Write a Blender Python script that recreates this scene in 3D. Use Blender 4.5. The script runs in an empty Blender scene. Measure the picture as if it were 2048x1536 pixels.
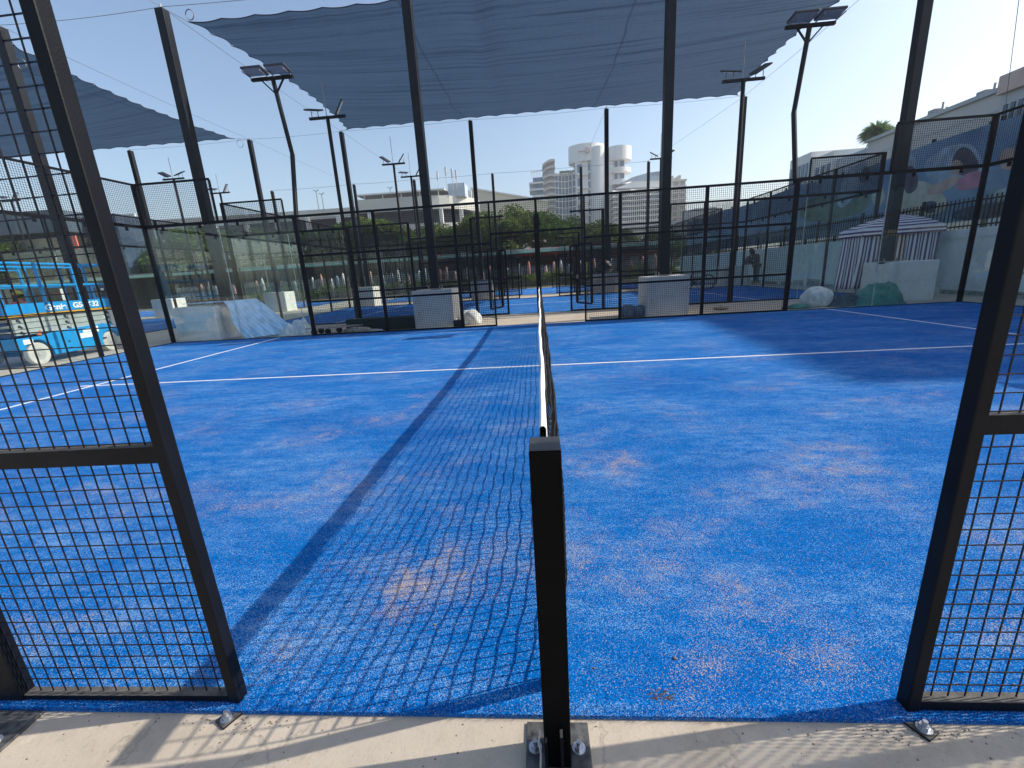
import bpy, math, random
import numpy as np
from mathutils import Vector, Matrix, Euler
R_ = math.radians
sc = bpy.context.scene
# ------------------------------------------------------------------ camera
CAMLOC = (0.00787, -1.06448, 1.31741); CAMROT = (1.31628013, 0.05925394, 0.05985819); FPX = 859.59
cd = bpy.data.cameras.new('camera'); cam = bpy.data.objects.new('camera', cd); sc.collection.objects.link(cam)
cam.location = CAMLOC; cam.rotation_euler = CAMROT
cd.sensor_width = 36; cd.lens = FPX/2048*36; cd.clip_start = .05; cd.clip_end = 3000
sc.camera = cam
# ------------------------------------------------------------------ world, sun, exposure
SUN = Vector((1.40, .22, 1.0)).normalized()
sun_el = math.asin(SUN.z); sun_az = math.atan2(SUN.x, SUN.y)
w = bpy.data.worlds.new('World'); sc.world = w; w.use_nodes = True
nt = w.node_tree; bg = nt.nodes['Background']
sky = nt.nodes.new('ShaderNodeTexSky'); sky.sky_type = 'NISHITA'; sky.sun_disc = False
sky.sun_elevation = sun_el; sky.sun_rotation = sun_az; sky.air_density = 1.1; sky.dust_density = 2.0; sky.ozone_density = 2.0
nt.links.new(sky.outputs[0], bg.inputs[0]); bg.inputs[1].default_value = .15
sl = bpy.data.lights.new('sun', 'SUN'); sl.energy = 4.3; sl.angle = R_(.53); sl.color = (1, .93, .82)
so = bpy.data.objects.new('sun', sl); sc.collection.objects.link(so)
so.rotation_euler = SUN.to_track_quat('Z', 'Y').to_euler(); so.location = (30, 5, 30)
sc.view_settings.view_transform = 'Standard'; sc.view_settings.look = 'None'
sc.view_settings.exposure = 0.45; sc.view_settings.gamma = 1
sc.cycles.transparent_max_bounces = 32; sc.cycles.max_bounces = 6
sc.cycles.sample_clamp_indirect = 8

RNG = random.Random(7); NR = np.random.RandomState(7)
col = sc.collection
Rm = Euler(CAMROT, 'XYZ').to_matrix(); CL = Vector(CAMLOC)
def ray(px, py): return Rm @ Vector(((px-1024)/FPX, -(py-768)/FPX, -1))
def at(px, py, Y):            # measured point of the photograph (2048 wide) at world depth Y
    d = ray(px, py); return CL + d*((Y-CL.y)/d.y)
def atx(px, py, X):
    d = ray(px, py); return CL + d*((X-CL.x)/d.x)
# ------------------------------------------------------------------ materials
MATS = {}
def mat(name, base=(.5,.5,.5), rough=.6, metal=0, nscale=0, namt=.15, bump=0, bscale=None, spec=.5, detail=5, base2=None, trans=0):
    if name in MATS: return MATS[name]
    m = bpy.data.materials.new(name); m.use_nodes = True; n = m.node_tree; b = n.nodes['Principled BSDF']
    b.inputs['Base Color'].default_value = (*base, 1); b.inputs['Roughness'].default_value = rough
    b.inputs['Metallic'].default_value = metal; b.inputs['Specular IOR Level'].default_value = spec
    if nscale:
        tc = n.nodes.new('ShaderNodeTexCoord'); nz = n.nodes.new('ShaderNodeTexNoise')
        nz.inputs['Scale'].default_value = nscale; nz.inputs['Detail'].default_value = detail
        n.links.new(tc.outputs['Object'], nz.inputs['Vector'])
        mr = n.nodes.new('ShaderNodeMapRange'); mr.inputs[1].default_value = .3; mr.inputs[2].default_value = .7
        n.links.new(nz.outputs['Fac'], mr.inputs[0])
        mx = n.nodes.new('ShaderNodeMix'); mx.data_type = 'RGBA'
        b2 = base2 if base2 else tuple(c*(1-namt) for c in base); b1 = base if base2 else tuple(min(1, c*(1+namt)) for c in base)
        mx.inputs[6].default_value = (*b2, 1); mx.inputs[7].default_value = (*b1, 1)
        n.links.new(mr.outputs[0], mx.inputs[0]); n.links.new(mx.outputs[2], b.inputs['Base Color'])
        if bump:
            nb = n.nodes.new('ShaderNodeTexNoise'); nb.inputs['Scale'].default_value = bscale or nscale*4; nb.inputs['Detail'].default_value = 4
            n.links.new(tc.outputs['Object'], nb.inputs['Vector'])
            bp = n.nodes.new('ShaderNodeBump'); bp.inputs['Strength'].default_value = bump; bp.inputs['Distance'].default_value = .01
            n.links.new(nb.outputs['Fac'], bp.inputs['Height']); n.links.new(bp.outputs[0], b.inputs['Normal'])
    MATS[name] = m; return m
def N(m, t, **kw):
    x = m.node_tree.nodes.new(t)
    for k, v in kw.items(): setattr(x, k, v)
    return x
def ramp(m, src, p0, p1, c0=(0,0,0,1), c1=(1,1,1,1)):
    r = N(m, 'ShaderNodeValToRGB'); r.color_ramp.elements[0].position = p0; r.color_ramp.elements[1].position = p1
    r.color_ramp.elements[0].color = c0; r.color_ramp.elements[1].color = c1
    m.node_tree.links.new(src, r.inputs[0]); return r
def noise(m, vec, scale, detail=4, rough=.55):
    z = N(m, 'ShaderNodeTexNoise'); z.inputs['Scale'].default_value = scale; z.inputs['Detail'].default_value = detail; z.inputs['Roughness'].default_value = rough
    m.node_tree.links.new(vec, z.inputs['Vector']); return z
def mixc(m, fac, a, b, blend='MIX'):
    x = N(m, 'ShaderNodeMix', data_type='RGBA', blend_type=blend); L = m.node_tree.links
    if isinstance(fac, (int, float)): x.inputs[0].default_value = fac
    else: L.new(fac, x.inputs[0])
    for i, c in ((6, a), (7, b)):
        if isinstance(c, tuple): x.inputs[i].default_value = (*c[:3], 1)
        else: L.new(c, x.inputs[i])
    return x
def math_(m, op, a, b=0):
    x = N(m, 'ShaderNodeMath', operation=op)
    for i, c in ((0, a), (1, b)):
        if isinstance(c, (int, float)): x.inputs[i].default_value = c
        else: m.node_tree.links.new(c, x.inputs[i])
    return x.outputs[0]

def turf_material():
    m = bpy.data.materials.new('blue_turf'); m.use_nodes = True; L = m.node_tree.links
    b = m.node_tree.nodes['Principled BSDF']; tc = N(m, 'ShaderNodeTexCoord').outputs['Object']
    def mapped(loc, sca):
        mp = N(m, 'ShaderNodeMapping'); mp.inputs['Location'].default_value = loc; mp.inputs['Scale'].default_value = sca; L.new(tc, mp.inputs[0]); return mp.outputs[0]
    def vor(scale, loc=(0, 0, 0)):
        v = N(m, 'ShaderNodeTexVoronoi'); v.inputs['Scale'].default_value = scale; L.new(mapped(loc, (1, 1.25, 1)), v.inputs['Vector']); sx = N(m, 'ShaderNodeSeparateColor'); L.new(v.outputs['Color'], sx.inputs[0]); return v, sx
    v1, s1 = vor(340); v2, s2 = vor(170, (3.1, 7.7, 0))
    g = math_(m, 'ADD', math_(m, 'MULTIPLY', s1.outputs[0], .62), math_(m, 'MULTIPLY', s2.outputs[0], .38))
    blue = mixc(m, ramp(m, g, .22, .80).outputs[0], (.0006, .058, .24), (.003, .185, .60))
    # brushed paler drifts of pile and infill, streaky along the court
    n1 = noise(m, mapped((0, 0, 0), (.8, 1.7, 1)), 1.1, 6, .66); n2 = noise(m, mapped((5, 2, 0), (1, 2.6, 1)), 4.5, 6, .7)
    w2 = math_(m, 'MULTIPLY', ramp(m, n1.outputs['Fac'], .40, .68).outputs[0], ramp(m, n2.outputs['Fac'], .34, .62).outputs[0])
    w3 = math_(m, 'ADD', math_(m, 'MULTIPLY', w2, .60), math_(m, 'MULTIPLY', ramp(m, n2.outputs['Fac'], .45, .75).outputs[0], .14))
    pf = math_(m, 'LESS_THAN', s1.outputs[1], w3)
    c1 = mixc(m, pf, blue.outputs[2], (.17, .34, .60))
    # darker damp drifts
    n3 = noise(m, mapped((9, 4, 0), (1, 1.4, 1)), .7, 5, .6)
    c1b = mixc(m, math_(m, 'MULTIPLY', ramp(m, n3.outputs['Fac'], .50, .70).outputs[0], .35), c1.outputs[2], (.002, .060, .30))
    # sand grains, denser toward the camera end where people walk in
    sy = N(m, 'ShaderNodeSeparateXYZ'); L.new(tc, sy.inputs[0])
    near = N(m, 'ShaderNodeMapRange'); near.inputs[1].default_value = .0; near.inputs[2].default_value = 6.0; near.inputs[3].default_value = 1.0; near.inputs[4].default_value = .35; L.new(sy.outputs[1], near.inputs[0])
    sp = noise(m, mapped((13.7, 4.3, 0), (1, 1.2, 1)), 1.25, 6, .62); sp2 = noise(m, mapped((1.7, 9.3, 0), (1, 1, 1)), 8, 5, .7)
    sm = math_(m, 'MULTIPLY', ramp(m, sp.outputs['Fac'], .50, .68).outputs[0], ramp(m, sp2.outputs['Fac'], .38, .62).outputs[0])
    sm = math_(m, 'ADD', math_(m, 'MULTIPLY', math_(m, 'MULTIPLY', sm, near.outputs[0]), .50), .022)
    spots = None      # trodden spots where the sand infill lies thick
    for (x, y, r0) in ((.93, .20, .24), (.52, .14, .16), (.78, .42, .28), (-.62, .50, .30), (-1.0, .20, .14), (.55, 1.75, .25), (1.75, 1.6, .35), (1.0, 1.25, .25), (-1.3, 1.4, .5)):
        vm = N(m, 'ShaderNodeVectorMath', operation='DISTANCE'); L.new(tc, vm.inputs[0]); vm.inputs[1].default_value = (x, y, 0)
        mk = N(m, 'ShaderNodeMapRange', interpolation_type='SMOOTHSTEP'); mk.inputs[1].default_value = r0; mk.inputs[2].default_value = 0; L.new(vm.outputs['Value'], mk.inputs[0])
        spots = mk.outputs[0] if spots is None else math_(m, 'MAXIMUM', spots, mk.outputs[0])
    sm = math_(m, 'ADD', sm, math_(m, 'MULTIPLY', math_(m, 'MULTIPLY', spots, ramp(m, sp2.outputs['Fac'], .38, .66).outputs[0]), .34))
    v3, s3 = vor(390, (1.1, 2.2, 0)); sf = math_(m, 'LESS_THAN', s3.outputs[0], sm)
    tan = mixc(m, s3.outputs[2], (.30, .24, .21), (.56, .45, .37))
    c2 = mixc(m, sf, c1b.outputs[2], tan.outputs[2])
    L.new(c2.outputs[2], b.inputs['Base Color']); b.inputs['Roughness'].default_value = .9; b.inputs['Specular IOR Level'].default_value = .04
    bp = N(m, 'ShaderNodeBump'); bp.inputs['Strength'].default_value = .7; bp.inputs['Distance'].default_value = .004
    L.new(math_(m, 'ADD', g, math_(m, 'MULTIPLY', noise(m, tc, 60, 3, .7).outputs['Fac'], .8)), bp.inputs['Height']); L.new(bp.outputs[0], b.inputs['Normal'])
    return m
def concrete_material(name, c, c2):
    m = bpy.data.materials.new(name); m.use_nodes = True; L = m.node_tree.links
    b = m.node_tree.nodes['Principled BSDF']; tc = N(m, 'ShaderNodeTexCoord').outputs['Object']
    a = noise(m, tc, 1.3, 6, .6); f = noise(m, tc, 14, 6, .7); s = noise(m, tc, 90, 3, .7)
    x = mixc(m, ramp(m, a.outputs['Fac'], .35, .65).outputs[0], c2, c)
    x2 = mixc(m, math_(m, 'MULTIPLY', ramp(m, f.outputs['Fac'], .5, .72).outputs[0], .35), x.outputs[2], tuple(v*.62 for v in c))
    x3 = mixc(m, math_(m, 'MULTIPLY', ramp(m, s.outputs['Fac'], .62, .70).outputs[0], .5), x2.outputs[2], tuple(v*.5 for v in c))
    st = noise(m, tc, 3.2, 6, .72); x3 = mixc(m, math_(m, 'MULTIPLY', ramp(m, st.outputs['Fac'], .50, .66).outputs[0], .38), x3.outputs[2], tuple(v*q for v, q in zip(c, (.60, .56, .52))))
    st2 = noise(m, tc, 6.5, 6, .75); x3 = mixc(m, math_(m, 'MULTIPLY', ramp(m, st2.outputs['Fac'], .60, .68).outputs[0], .30), x3.outputs[2], tuple(min(.8, v*1.3) for v in c))
    vor = N(m, 'ShaderNodeTexVoronoi', feature='DISTANCE_TO_EDGE'); vor.inputs['Scale'].default_value = 1.25
    wv = mixc(m, .12, tc, f.outputs['Color']); L.new(wv.outputs[2], vor.inputs['Vector'])
    cr = ramp(m, vor.outputs['Distance'], .002, .006, (1,1,1,1), (0,0,0,1))
    x4 = mixc(m, math_(m, 'MULTIPLY', cr.outputs[0], .45), x3.outputs[2], tuple(v*.35 for v in c))
    L.new(x4.outputs[2], b.inputs['Base Color']); b.inputs['Roughness'].default_value = .85
    bp = N(m, 'ShaderNodeBump'); bp.inputs['Strength'].default_value = .35; bp.inputs['Distance'].default_value = .004
    L.new(math_(m, 'ADD', f.outputs['Fac'], s.outputs['Fac']), bp.inputs['Height']); L.new(bp.outputs[0], b.inputs['Normal'])
    return m
def glass_material(name, tint, refl=.9, dust=.06):
    m = bpy.data.materials.new(name); m.use_nodes = True; n = m.node_tree; L = n.links
    n.nodes.remove(n.nodes['Principled BSDF']); out = n.nodes['Material Output']
    t = N(m, 'ShaderNodeBsdfTransparent'); t.inputs[0].default_value = (*tint, 1)
    g = N(m, 'ShaderNodeBsdfGlossy'); g.inputs['Roughness'].default_value = .01; g.inputs[0].default_value = (refl,)*3+(1,)
    f = N(m, 'ShaderNodeFresnel'); f.inputs[0].default_value = 1.5
    mx = N(m, 'ShaderNodeMixShader'); L.new(math_(m, 'MULTIPLY', math_(m, 'MINIMUM', f.outputs[0], .10), .7), mx.inputs[0]); L.new(t.outputs[0], mx.inputs[1]); L.new(g.outputs[0], mx.inputs[2])
    d = N(m, 'ShaderNodeBsdfDiffuse'); d.inputs[0].default_value = (.55, .62, .6, 1)
    tc = N(m, 'ShaderNodeTexCoord').outputs['Object']; nz = noise(m, tc, 1.7, 6, .7)
    r = ramp(m, nz.outputs['Fac'], .35, .75); fac = math_(m, 'MULTIPLY', r.outputs[0], dust*2)
    m2 = N(m, 'ShaderNodeMixShader'); L.new(fac, m2.inputs[0]); L.new(mx.outputs[0], m2.inputs[1]); L.new(d.outputs[0], m2.inputs[2])
    L.new(m2.outputs[0], out.inputs[0]); return m
def sail_material():
    m = bpy.data.materials.new('shade_net_fabric'); m.use_nodes = True; n = m.node_tree; L = n.links
    n.nodes.remove(n.nodes['Principled BSDF']); out = n.nodes['Material Output']
    tc = N(m, 'ShaderNodeTexCoord').outputs['Object']
    mp = N(m, 'ShaderNodeMapping'); mp.inputs['Scale'].default_value = (.10, 7, 0); L.new(tc, mp.inputs[0])
    st = noise(m, mp.outputs[0], 1.0, 6, .72); r = ramp(m, st.outputs['Fac'], .32, .5)
    mp2 = N(m, 'ShaderNodeMapping'); mp2.inputs['Scale'].default_value = (.35, 40, 0); L.new(tc, mp2.inputs[0])
    s2 = noise(m, mp2.outputs[0], 1.0, 3, .6)
    mp3 = N(m, 'ShaderNodeMapping'); mp3.inputs['Scale'].default_value = (14, 3, 0); L.new(tc, mp3.inputs[0])
    s3 = noise(m, mp3.outputs[0], 1.0, 3, .7)
    k = math_(m, 'MULTIPLY', r.outputs[0], ramp(m, s2.outputs['Fac'], .2, .55, (.72,)*3+(1,)).outputs[0])
    k = math_(m, 'MULTIPLY', k, ramp(m, s3.outputs['Fac'], .25, .6, (.82,)*3+(1,)).outputs[0])
    sx = N(m, 'ShaderNodeSeparateXYZ'); L.new(tc, sx.inputs[0])       # sewn seams between cloth widths
    wob = math_(m, 'ADD', sx.outputs[0], math_(m, 'MULTIPLY', noise(m, tc, .4, 2).outputs['Fac'], .35))
    seam = math_(m, 'LESS_THAN', math_(m, 'ABSOLUTE', math_(m, 'SUBTRACT', math_(m, 'FRACT', math_(m, 'MULTIPLY', wob, .17)), .5)), .0045)
    k = math_(m, 'MULTIPLY', k, math_(m, 'SUBTRACT', 1.0, math_(m, 'MULTIPLY', seam, .55)))
    cd_ = mixc(m, k, (.004, .011, .024), (.012, .028, .054)); ct = mixc(m, k, (.010, .028, .060), (.036, .074, .135))
    d = N(m, 'ShaderNodeBsdfDiffuse'); L.new(cd_.outputs[2], d.inputs[0])
    t = N(m, 'ShaderNodeBsdfTranslucent'); L.new(ct.outputs[2], t.inputs[0])
    a = N(m, 'ShaderNodeMixShader'); a.inputs[0].default_value = .5; L.new(d.outputs[0], a.inputs[1]); L.new(t.outputs[0], a.inputs[2])
    tr = N(m, 'ShaderNodeBsdfTransparent'); q = N(m, 'ShaderNodeMixShader')
    L.new(math_(m, 'ADD', math_(m, 'MULTIPLY', k, .06), .025), q.inputs[0]); L.new(a.outputs[0], q.inputs[1]); L.new(tr.outputs[0], q.inputs[2])
    L.new(q.outputs[0], out.inputs[0]); return m
def leaf_material(name, c1, c2, c3=None):
    m = bpy.data.materials.new(name); m.use_nodes = True; n = m.node_tree; L = n.links
    n.nodes.remove(n.nodes['Principled BSDF']); out = n.nodes['Material Output']
    tc = N(m, 'ShaderNodeTexCoord').outputs['Object']; nz = noise(m, tc, 1.6, 5, .7)
    c = mixc(m, ramp(m, nz.outputs['Fac'], .35, .65).outputs[0], c1, c2)
    if c3:
        z2 = noise(m, tc, 2.6, 2, .5); c = mixc(m, ramp(m, z2.outputs['Fac'], .62, .70).outputs[0], c.outputs[2], c3)
    d = N(m, 'ShaderNodeBsdfDiffuse'); L.new(c.outputs[2], d.inputs[0])
    t = N(m, 'ShaderNodeBsdfTranslucent'); L.new(c.outputs[2], t.inputs[0])
    a = N(m, 'ShaderNodeMixShader'); a.inputs[0].default_value = .35; L.new(d.outputs[0], a.inputs[1]); L.new(t.outputs[0], a.inputs[2])
    L.new(a.outputs[0], out.inputs[0]); return m
def stripe_material(name, axis, k, ca, cb, duty=.5):       # stripes across a UV axis
    m = bpy.data.materials.new(name); m.use_nodes = True; L = m.node_tree.links; b = m.node_tree.nodes['Principled BSDF']
    uv = N(m, 'ShaderNodeUVMap'); sx = N(m, 'ShaderNodeSeparateXYZ'); L.new(uv.outputs[0], sx.inputs[0])
    f = math_(m, 'GREATER_THAN', math_(m, 'FRACT', math_(m, 'MULTIPLY', sx.outputs[axis], k)), duty)
    c = mixc(m, f, ca, cb); L.new(c.outputs[2], b.inputs['Base Color']); b.inputs['Roughness'].default_value = .8; return m

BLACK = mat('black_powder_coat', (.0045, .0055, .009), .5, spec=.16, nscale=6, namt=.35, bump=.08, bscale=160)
def dust_and_sunlit_tops(m, amt=.75):       # pale dust tint on upward faces, also painting tops as sunlit grey
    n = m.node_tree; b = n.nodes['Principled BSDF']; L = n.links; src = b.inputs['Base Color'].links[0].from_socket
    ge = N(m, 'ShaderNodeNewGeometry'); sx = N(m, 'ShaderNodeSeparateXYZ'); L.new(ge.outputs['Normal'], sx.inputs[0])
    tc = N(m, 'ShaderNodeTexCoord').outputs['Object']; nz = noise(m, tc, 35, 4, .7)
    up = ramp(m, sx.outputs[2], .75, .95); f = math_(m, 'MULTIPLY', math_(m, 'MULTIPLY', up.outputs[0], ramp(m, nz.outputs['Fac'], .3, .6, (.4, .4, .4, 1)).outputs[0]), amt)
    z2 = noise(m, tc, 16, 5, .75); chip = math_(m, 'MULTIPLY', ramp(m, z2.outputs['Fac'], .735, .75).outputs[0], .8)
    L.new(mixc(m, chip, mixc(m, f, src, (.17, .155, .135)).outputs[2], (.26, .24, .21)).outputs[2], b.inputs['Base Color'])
dust_and_sunlit_tops(BLACK)
BLACKP = mat('black_pole_paint', (.007, .009, .014), .5, spec=.25, nscale=3, namt=.3)
WIRE = mat('black_wire', (.006, .006, .012), .45, spec=.35)
STEEL = mat('zinc_steel', (.55, .56, .58), .32, .9, nscale=20, namt=.25)
GALV = mat('dull_steel', (.30, .30, .31), .5, .6, nscale=12, namt=.2)
TURF = turf_material()
LINE = mat('white_turf_line', (.66, .68, .72), .8, nscale=140, namt=.25)
CONC = concrete_material('concrete_slab', (.53, .455, .36), (.45, .385, .31))
CONCB = concrete_material('cast_concrete', (.70, .69, .66), (.60, .60, .59))
WHITE = mat('white_render', (.72, .73, .71), .8, nscale=1.2, namt=.1)
CREAM = mat('cream_render', (.66, .60, .47), .8, nscale=.15, namt=.06)
GLASS = glass_material('court_glass', (.96, .985, .98), .9, .0035)
SAIL = sail_material()
HEM = mat('sail_hem', (.02, .018, .04), .8)
# ------------------------------------------------------------------ geometry helpers
class MB:
    def __init__(s): s.v = []; s.f = []; s.mi = []; s.cur = 0; s.uv = None
    def box(s, x0, y0, z0, x1, y1, z1, M=None):
        k = len(s.v); P = [Vector(p) for p in ((x0,y0,z0),(x1,y0,z0),(x1,y1,z0),(x0,y1,z0),(x0,y0,z1),(x1,y0,z1),(x1,y1,z1),(x0,y1,z1))]
        if M: P = [M @ p for p in P]
        s.v += [tuple(p) for p in P]
        fs = [(3,2,1,0),(4,5,6,7),(0,1,5,4),(1,2,6,5),(2,3,7,6),(3,0,4,7)]
        s.f += [tuple(k+i for i in f) for f in fs]; s.mi += [s.cur]*6; return s
    def bar(s, a, b, w=.05, h=None, caps=True, up=(0,0,1)):
        a, b = Vector(a), Vector(b); d = b-a; L = d.length
        if L < 1e-6: return s
        d /= L; u = Vector(up)
        if abs(d.dot(u)) > .98: u = Vector((0,1,0))
        r = d.cross(u).normalized(); u = r.cross(d); h = h or w; k = len(s.v)
        for p in (a, b):
            for sx, sz in ((-1,-1),(1,-1),(1,1),(-1,1)): s.v.append(tuple(p+r*(sx*w/2)+u*(sz*h/2)))
        fs = [(0,4,5,1),(1,5,6,2),(2,6,7,3),(3,7,4,0)]+([(0,1,2,3),(7,6,5,4)] if caps else [])
        s.f += [tuple(k+i for i in f) for f in fs]; s.mi += [s.cur]*len(fs); return s
    def tube(s, pts, r, n=8, caps=True):
        pts = [Vector(p) for p in pts]; rs = r if isinstance(r, (list, tuple)) else [r]*len(pts); k = len(s.v)
        pu = None
        for i, p in enumerate(pts):
            t = (pts[min(i+1, len(pts)-1)]-pts[max(i-1, 0)]).normalized()
            u = Vector((0,0,1)) if abs(t.z) < .95 else Vector((1,0,0))
            if pu is not None and abs(pu.dot(t)) < .95: u = pu
            a = t.cross(u).normalized(); b_ = a.cross(t); pu = b_
            for j in range(n):
                th = 2*math.pi*j/n; s.v.append(tuple(p+(a*math.cos(th)+b_*math.sin(th))*rs[i]))
        for i in range(len(pts)-1):
            for j in range(n):
                s.f.append((k+i*n+j, k+i*n+(j+1)%n, k+(i+1)*n+(j+1)%n, k+(i+1)*n+j)); s.mi.append(s.cur)
        if caps:
            s.f.append(tuple(k+j for j in range(n))[::-1]); s.f.append(tuple(k+(len(pts)-1)*n+j for j in range(n))); s.mi += [s.cur]*2
        return s
    def cyl(s, a, b, r, n=20): return s.tube([a, b], r, n)
    def prism(s, poly, lo, hi, axis='z', M=None):     # poly 2-D outline extruded along an axis
        k = len(s.v); n = len(poly)
        for h in (lo, hi):
            for (a, b) in poly:
                p = {'z': (a, b, h), 'y': (a, h, b), 'x': (h, a, b)}[axis]; s.v.append(tuple(M @ Vector(p)) if M else p)
        for i in range(n):
            s.f.append((k+i, k+(i+1)%n, k+n+(i+1)%n, k+n+i)); s.mi.append(s.cur)
        s.f.append(tuple(k+i for i in range(n))[::-1]); s.f.append(tuple(k+n+i for i in range(n))); s.mi += [s.cur]*2; return s
    def quad(s, a, b, c, d):
        k = len(s.v); s.v += [tuple(a), tuple(b), tuple(c), tuple(d)]; s.f.append((k,k+1,k+2,k+3)); s.mi.append(s.cur); return s
    def lump(s, c, r, seed=0, sq=(1,1,1), n=14, amp=.25, freq=2.2, flat=True):   # crumpled heap
        rr = np.random.RandomState(seed); k = len(s.v); ph = rr.rand(8)*6.28; dirs = rr.randn(8, 3); m = n*2
        for i in range(n+1):
            t = math.pi*i/n
            for j in range(m):
                p = 2*math.pi*j/m; v = np.array([math.sin(t)*math.cos(p), math.sin(t)*math.sin(p), math.cos(t)])
                f = 1+amp*sum(math.sin(freq*(1+.45*q)*float(v@dirs[q])+ph[q])/(1.3+q*.6) for q in range(8))*.6
                z = v[2]*f*r*sq[2]
                if flat and z < -r*sq[2]*.55: z = -r*sq[2]*.55
                s.v.append((c[0]+v[0]*f*r*sq[0], c[1]+v[1]*f*r*sq[1], c[2]+z+r*sq[2]*.55))
        for i in range(n):
            for j in range(m): s.f.append((k+i*m+j, k+(i+1)*m+j, k+(i+1)*m+(j+1)%m, k+i*m+(j+1)%m)); s.mi.append(s.cur)
        return s
    def build(s, name, m, parent=None, smooth=False, bevel=0, loc=None):
        me = bpy.data.meshes.new(name); me.from_pydata(s.v, [], s.f)
        ms = m if isinstance(m, (list, tuple)) else [m]
        for q in ms: me.materials.append(q)
        if len(ms) > 1: me.polygons.foreach_set('material_index', s.mi)
        if smooth: me.polygons.foreach_set('use_smooth', [True]*len(me.polygons))
        me.update(); o = bpy.data.objects.new(name, me); col.objects.link(o)
        if parent: o.parent = parent
        if loc: o.location = loc
        if bevel:
            b = o.modifiers.new('bevel', 'BEVEL'); b.width = bevel; b.segments = 2; b.limit_method = 'ANGLE'
        return o
def tag(o, label=None, cat=None, group=None, kind=None):
    for k, v in (('label', label), ('category', cat), ('group', group), ('kind', kind)):
        if v: o[k] = v
    return o
def empty(name, loc, label, cat, group=None, rz=0):
    o = bpy.data.objects.new(name, None); o.empty_display_size = .2; col.objects.link(o); o.location = loc; o.rotation_euler.z = rz
    return tag(o, label, cat, group)
CH = {}
def copy_tree(o, parent=None):
    c = o.copy(); col.objects.link(c); c.parent = parent
    for ch in [x for x in bpy.data.objects if x.parent == o]: copy_tree(ch, c)
    return c
def thing(name, mb, m, label, cat, group=None, **kw): return tag(mb.build(name, m, **kw), label, cat, group)

# ------------------------------------------------------------------ ground, turf, lines
g = MB(); g.box(-400, -60, -1.0, 700, 33.9, -.015); tag(g.build('ground', CONC), kind='structure')
g = MB(); g.box(-1200, 33.9, -1.0, 1500, 2400, -.02); tag(g.build('garden_ground', mat('dark_soil', (.10, .10, .07), .9, nscale=.4, namt=.3)), kind='structure')
def turf(x0, y0, x1, y1, name='court_turf'):
    t = MB(); t.box(x0, y0, -.014, x1, y1, 0); o = t.build(name, TURF); tag(o, kind='structure')
    l = MB(); cx, cy = (x0+x1)/2, (y0+y1)/2
    for sx in (-1, 1): l.box(cx+sx*6.95-.025, y0+.03, .0005, cx+sx*6.95+.025, y1-.03, .003)
    l.box(cx-7.18, cy-.025, .001, cx+7.18, cy+.025, .0036)
    tag(l.build('court_lines', LINE), kind='structure')
Y2a, Y2b, Y3a, Y3b = 13.1, 21.4, 24.5, 33.2
turf(-10.02, -.045, 10.02, 9.98)
turf(-10, Y2a, 10, Y2b); turf(-10, Y3a, 10, Y3b); turf(-34.2, Y2a, -14.2, Y2b); turf(-34.2, Y3a, -14.2, Y3b)
# fibre fringe along the near turf edge
def fringe():
    m = MB(); rr = random.Random(3)
    for i in range(5200):
        x = rr.uniform(-1.75, 1.9); y = -.045+rr.uniform(-.006, .03); h = rr.uniform(.006, .015); dx = rr.gauss(0, .004); dy = rr.gauss(-.003, .004); wv = .0011
        k = len(m.v); m.v += [(x-wv, y, -.006), (x+wv, y, -.006), (x+dx, y+dy, h-.002)]; m.f.append((k, k+1, k+2)); m.mi.append(0)
    tag(m.build('turf_fringe', mat('turf_fibre', (.010, .10, .42), .7)), 'frayed blue fibres along the near edge of the turf', 'turf fringe', kind='stuff')
fringe()
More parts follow.
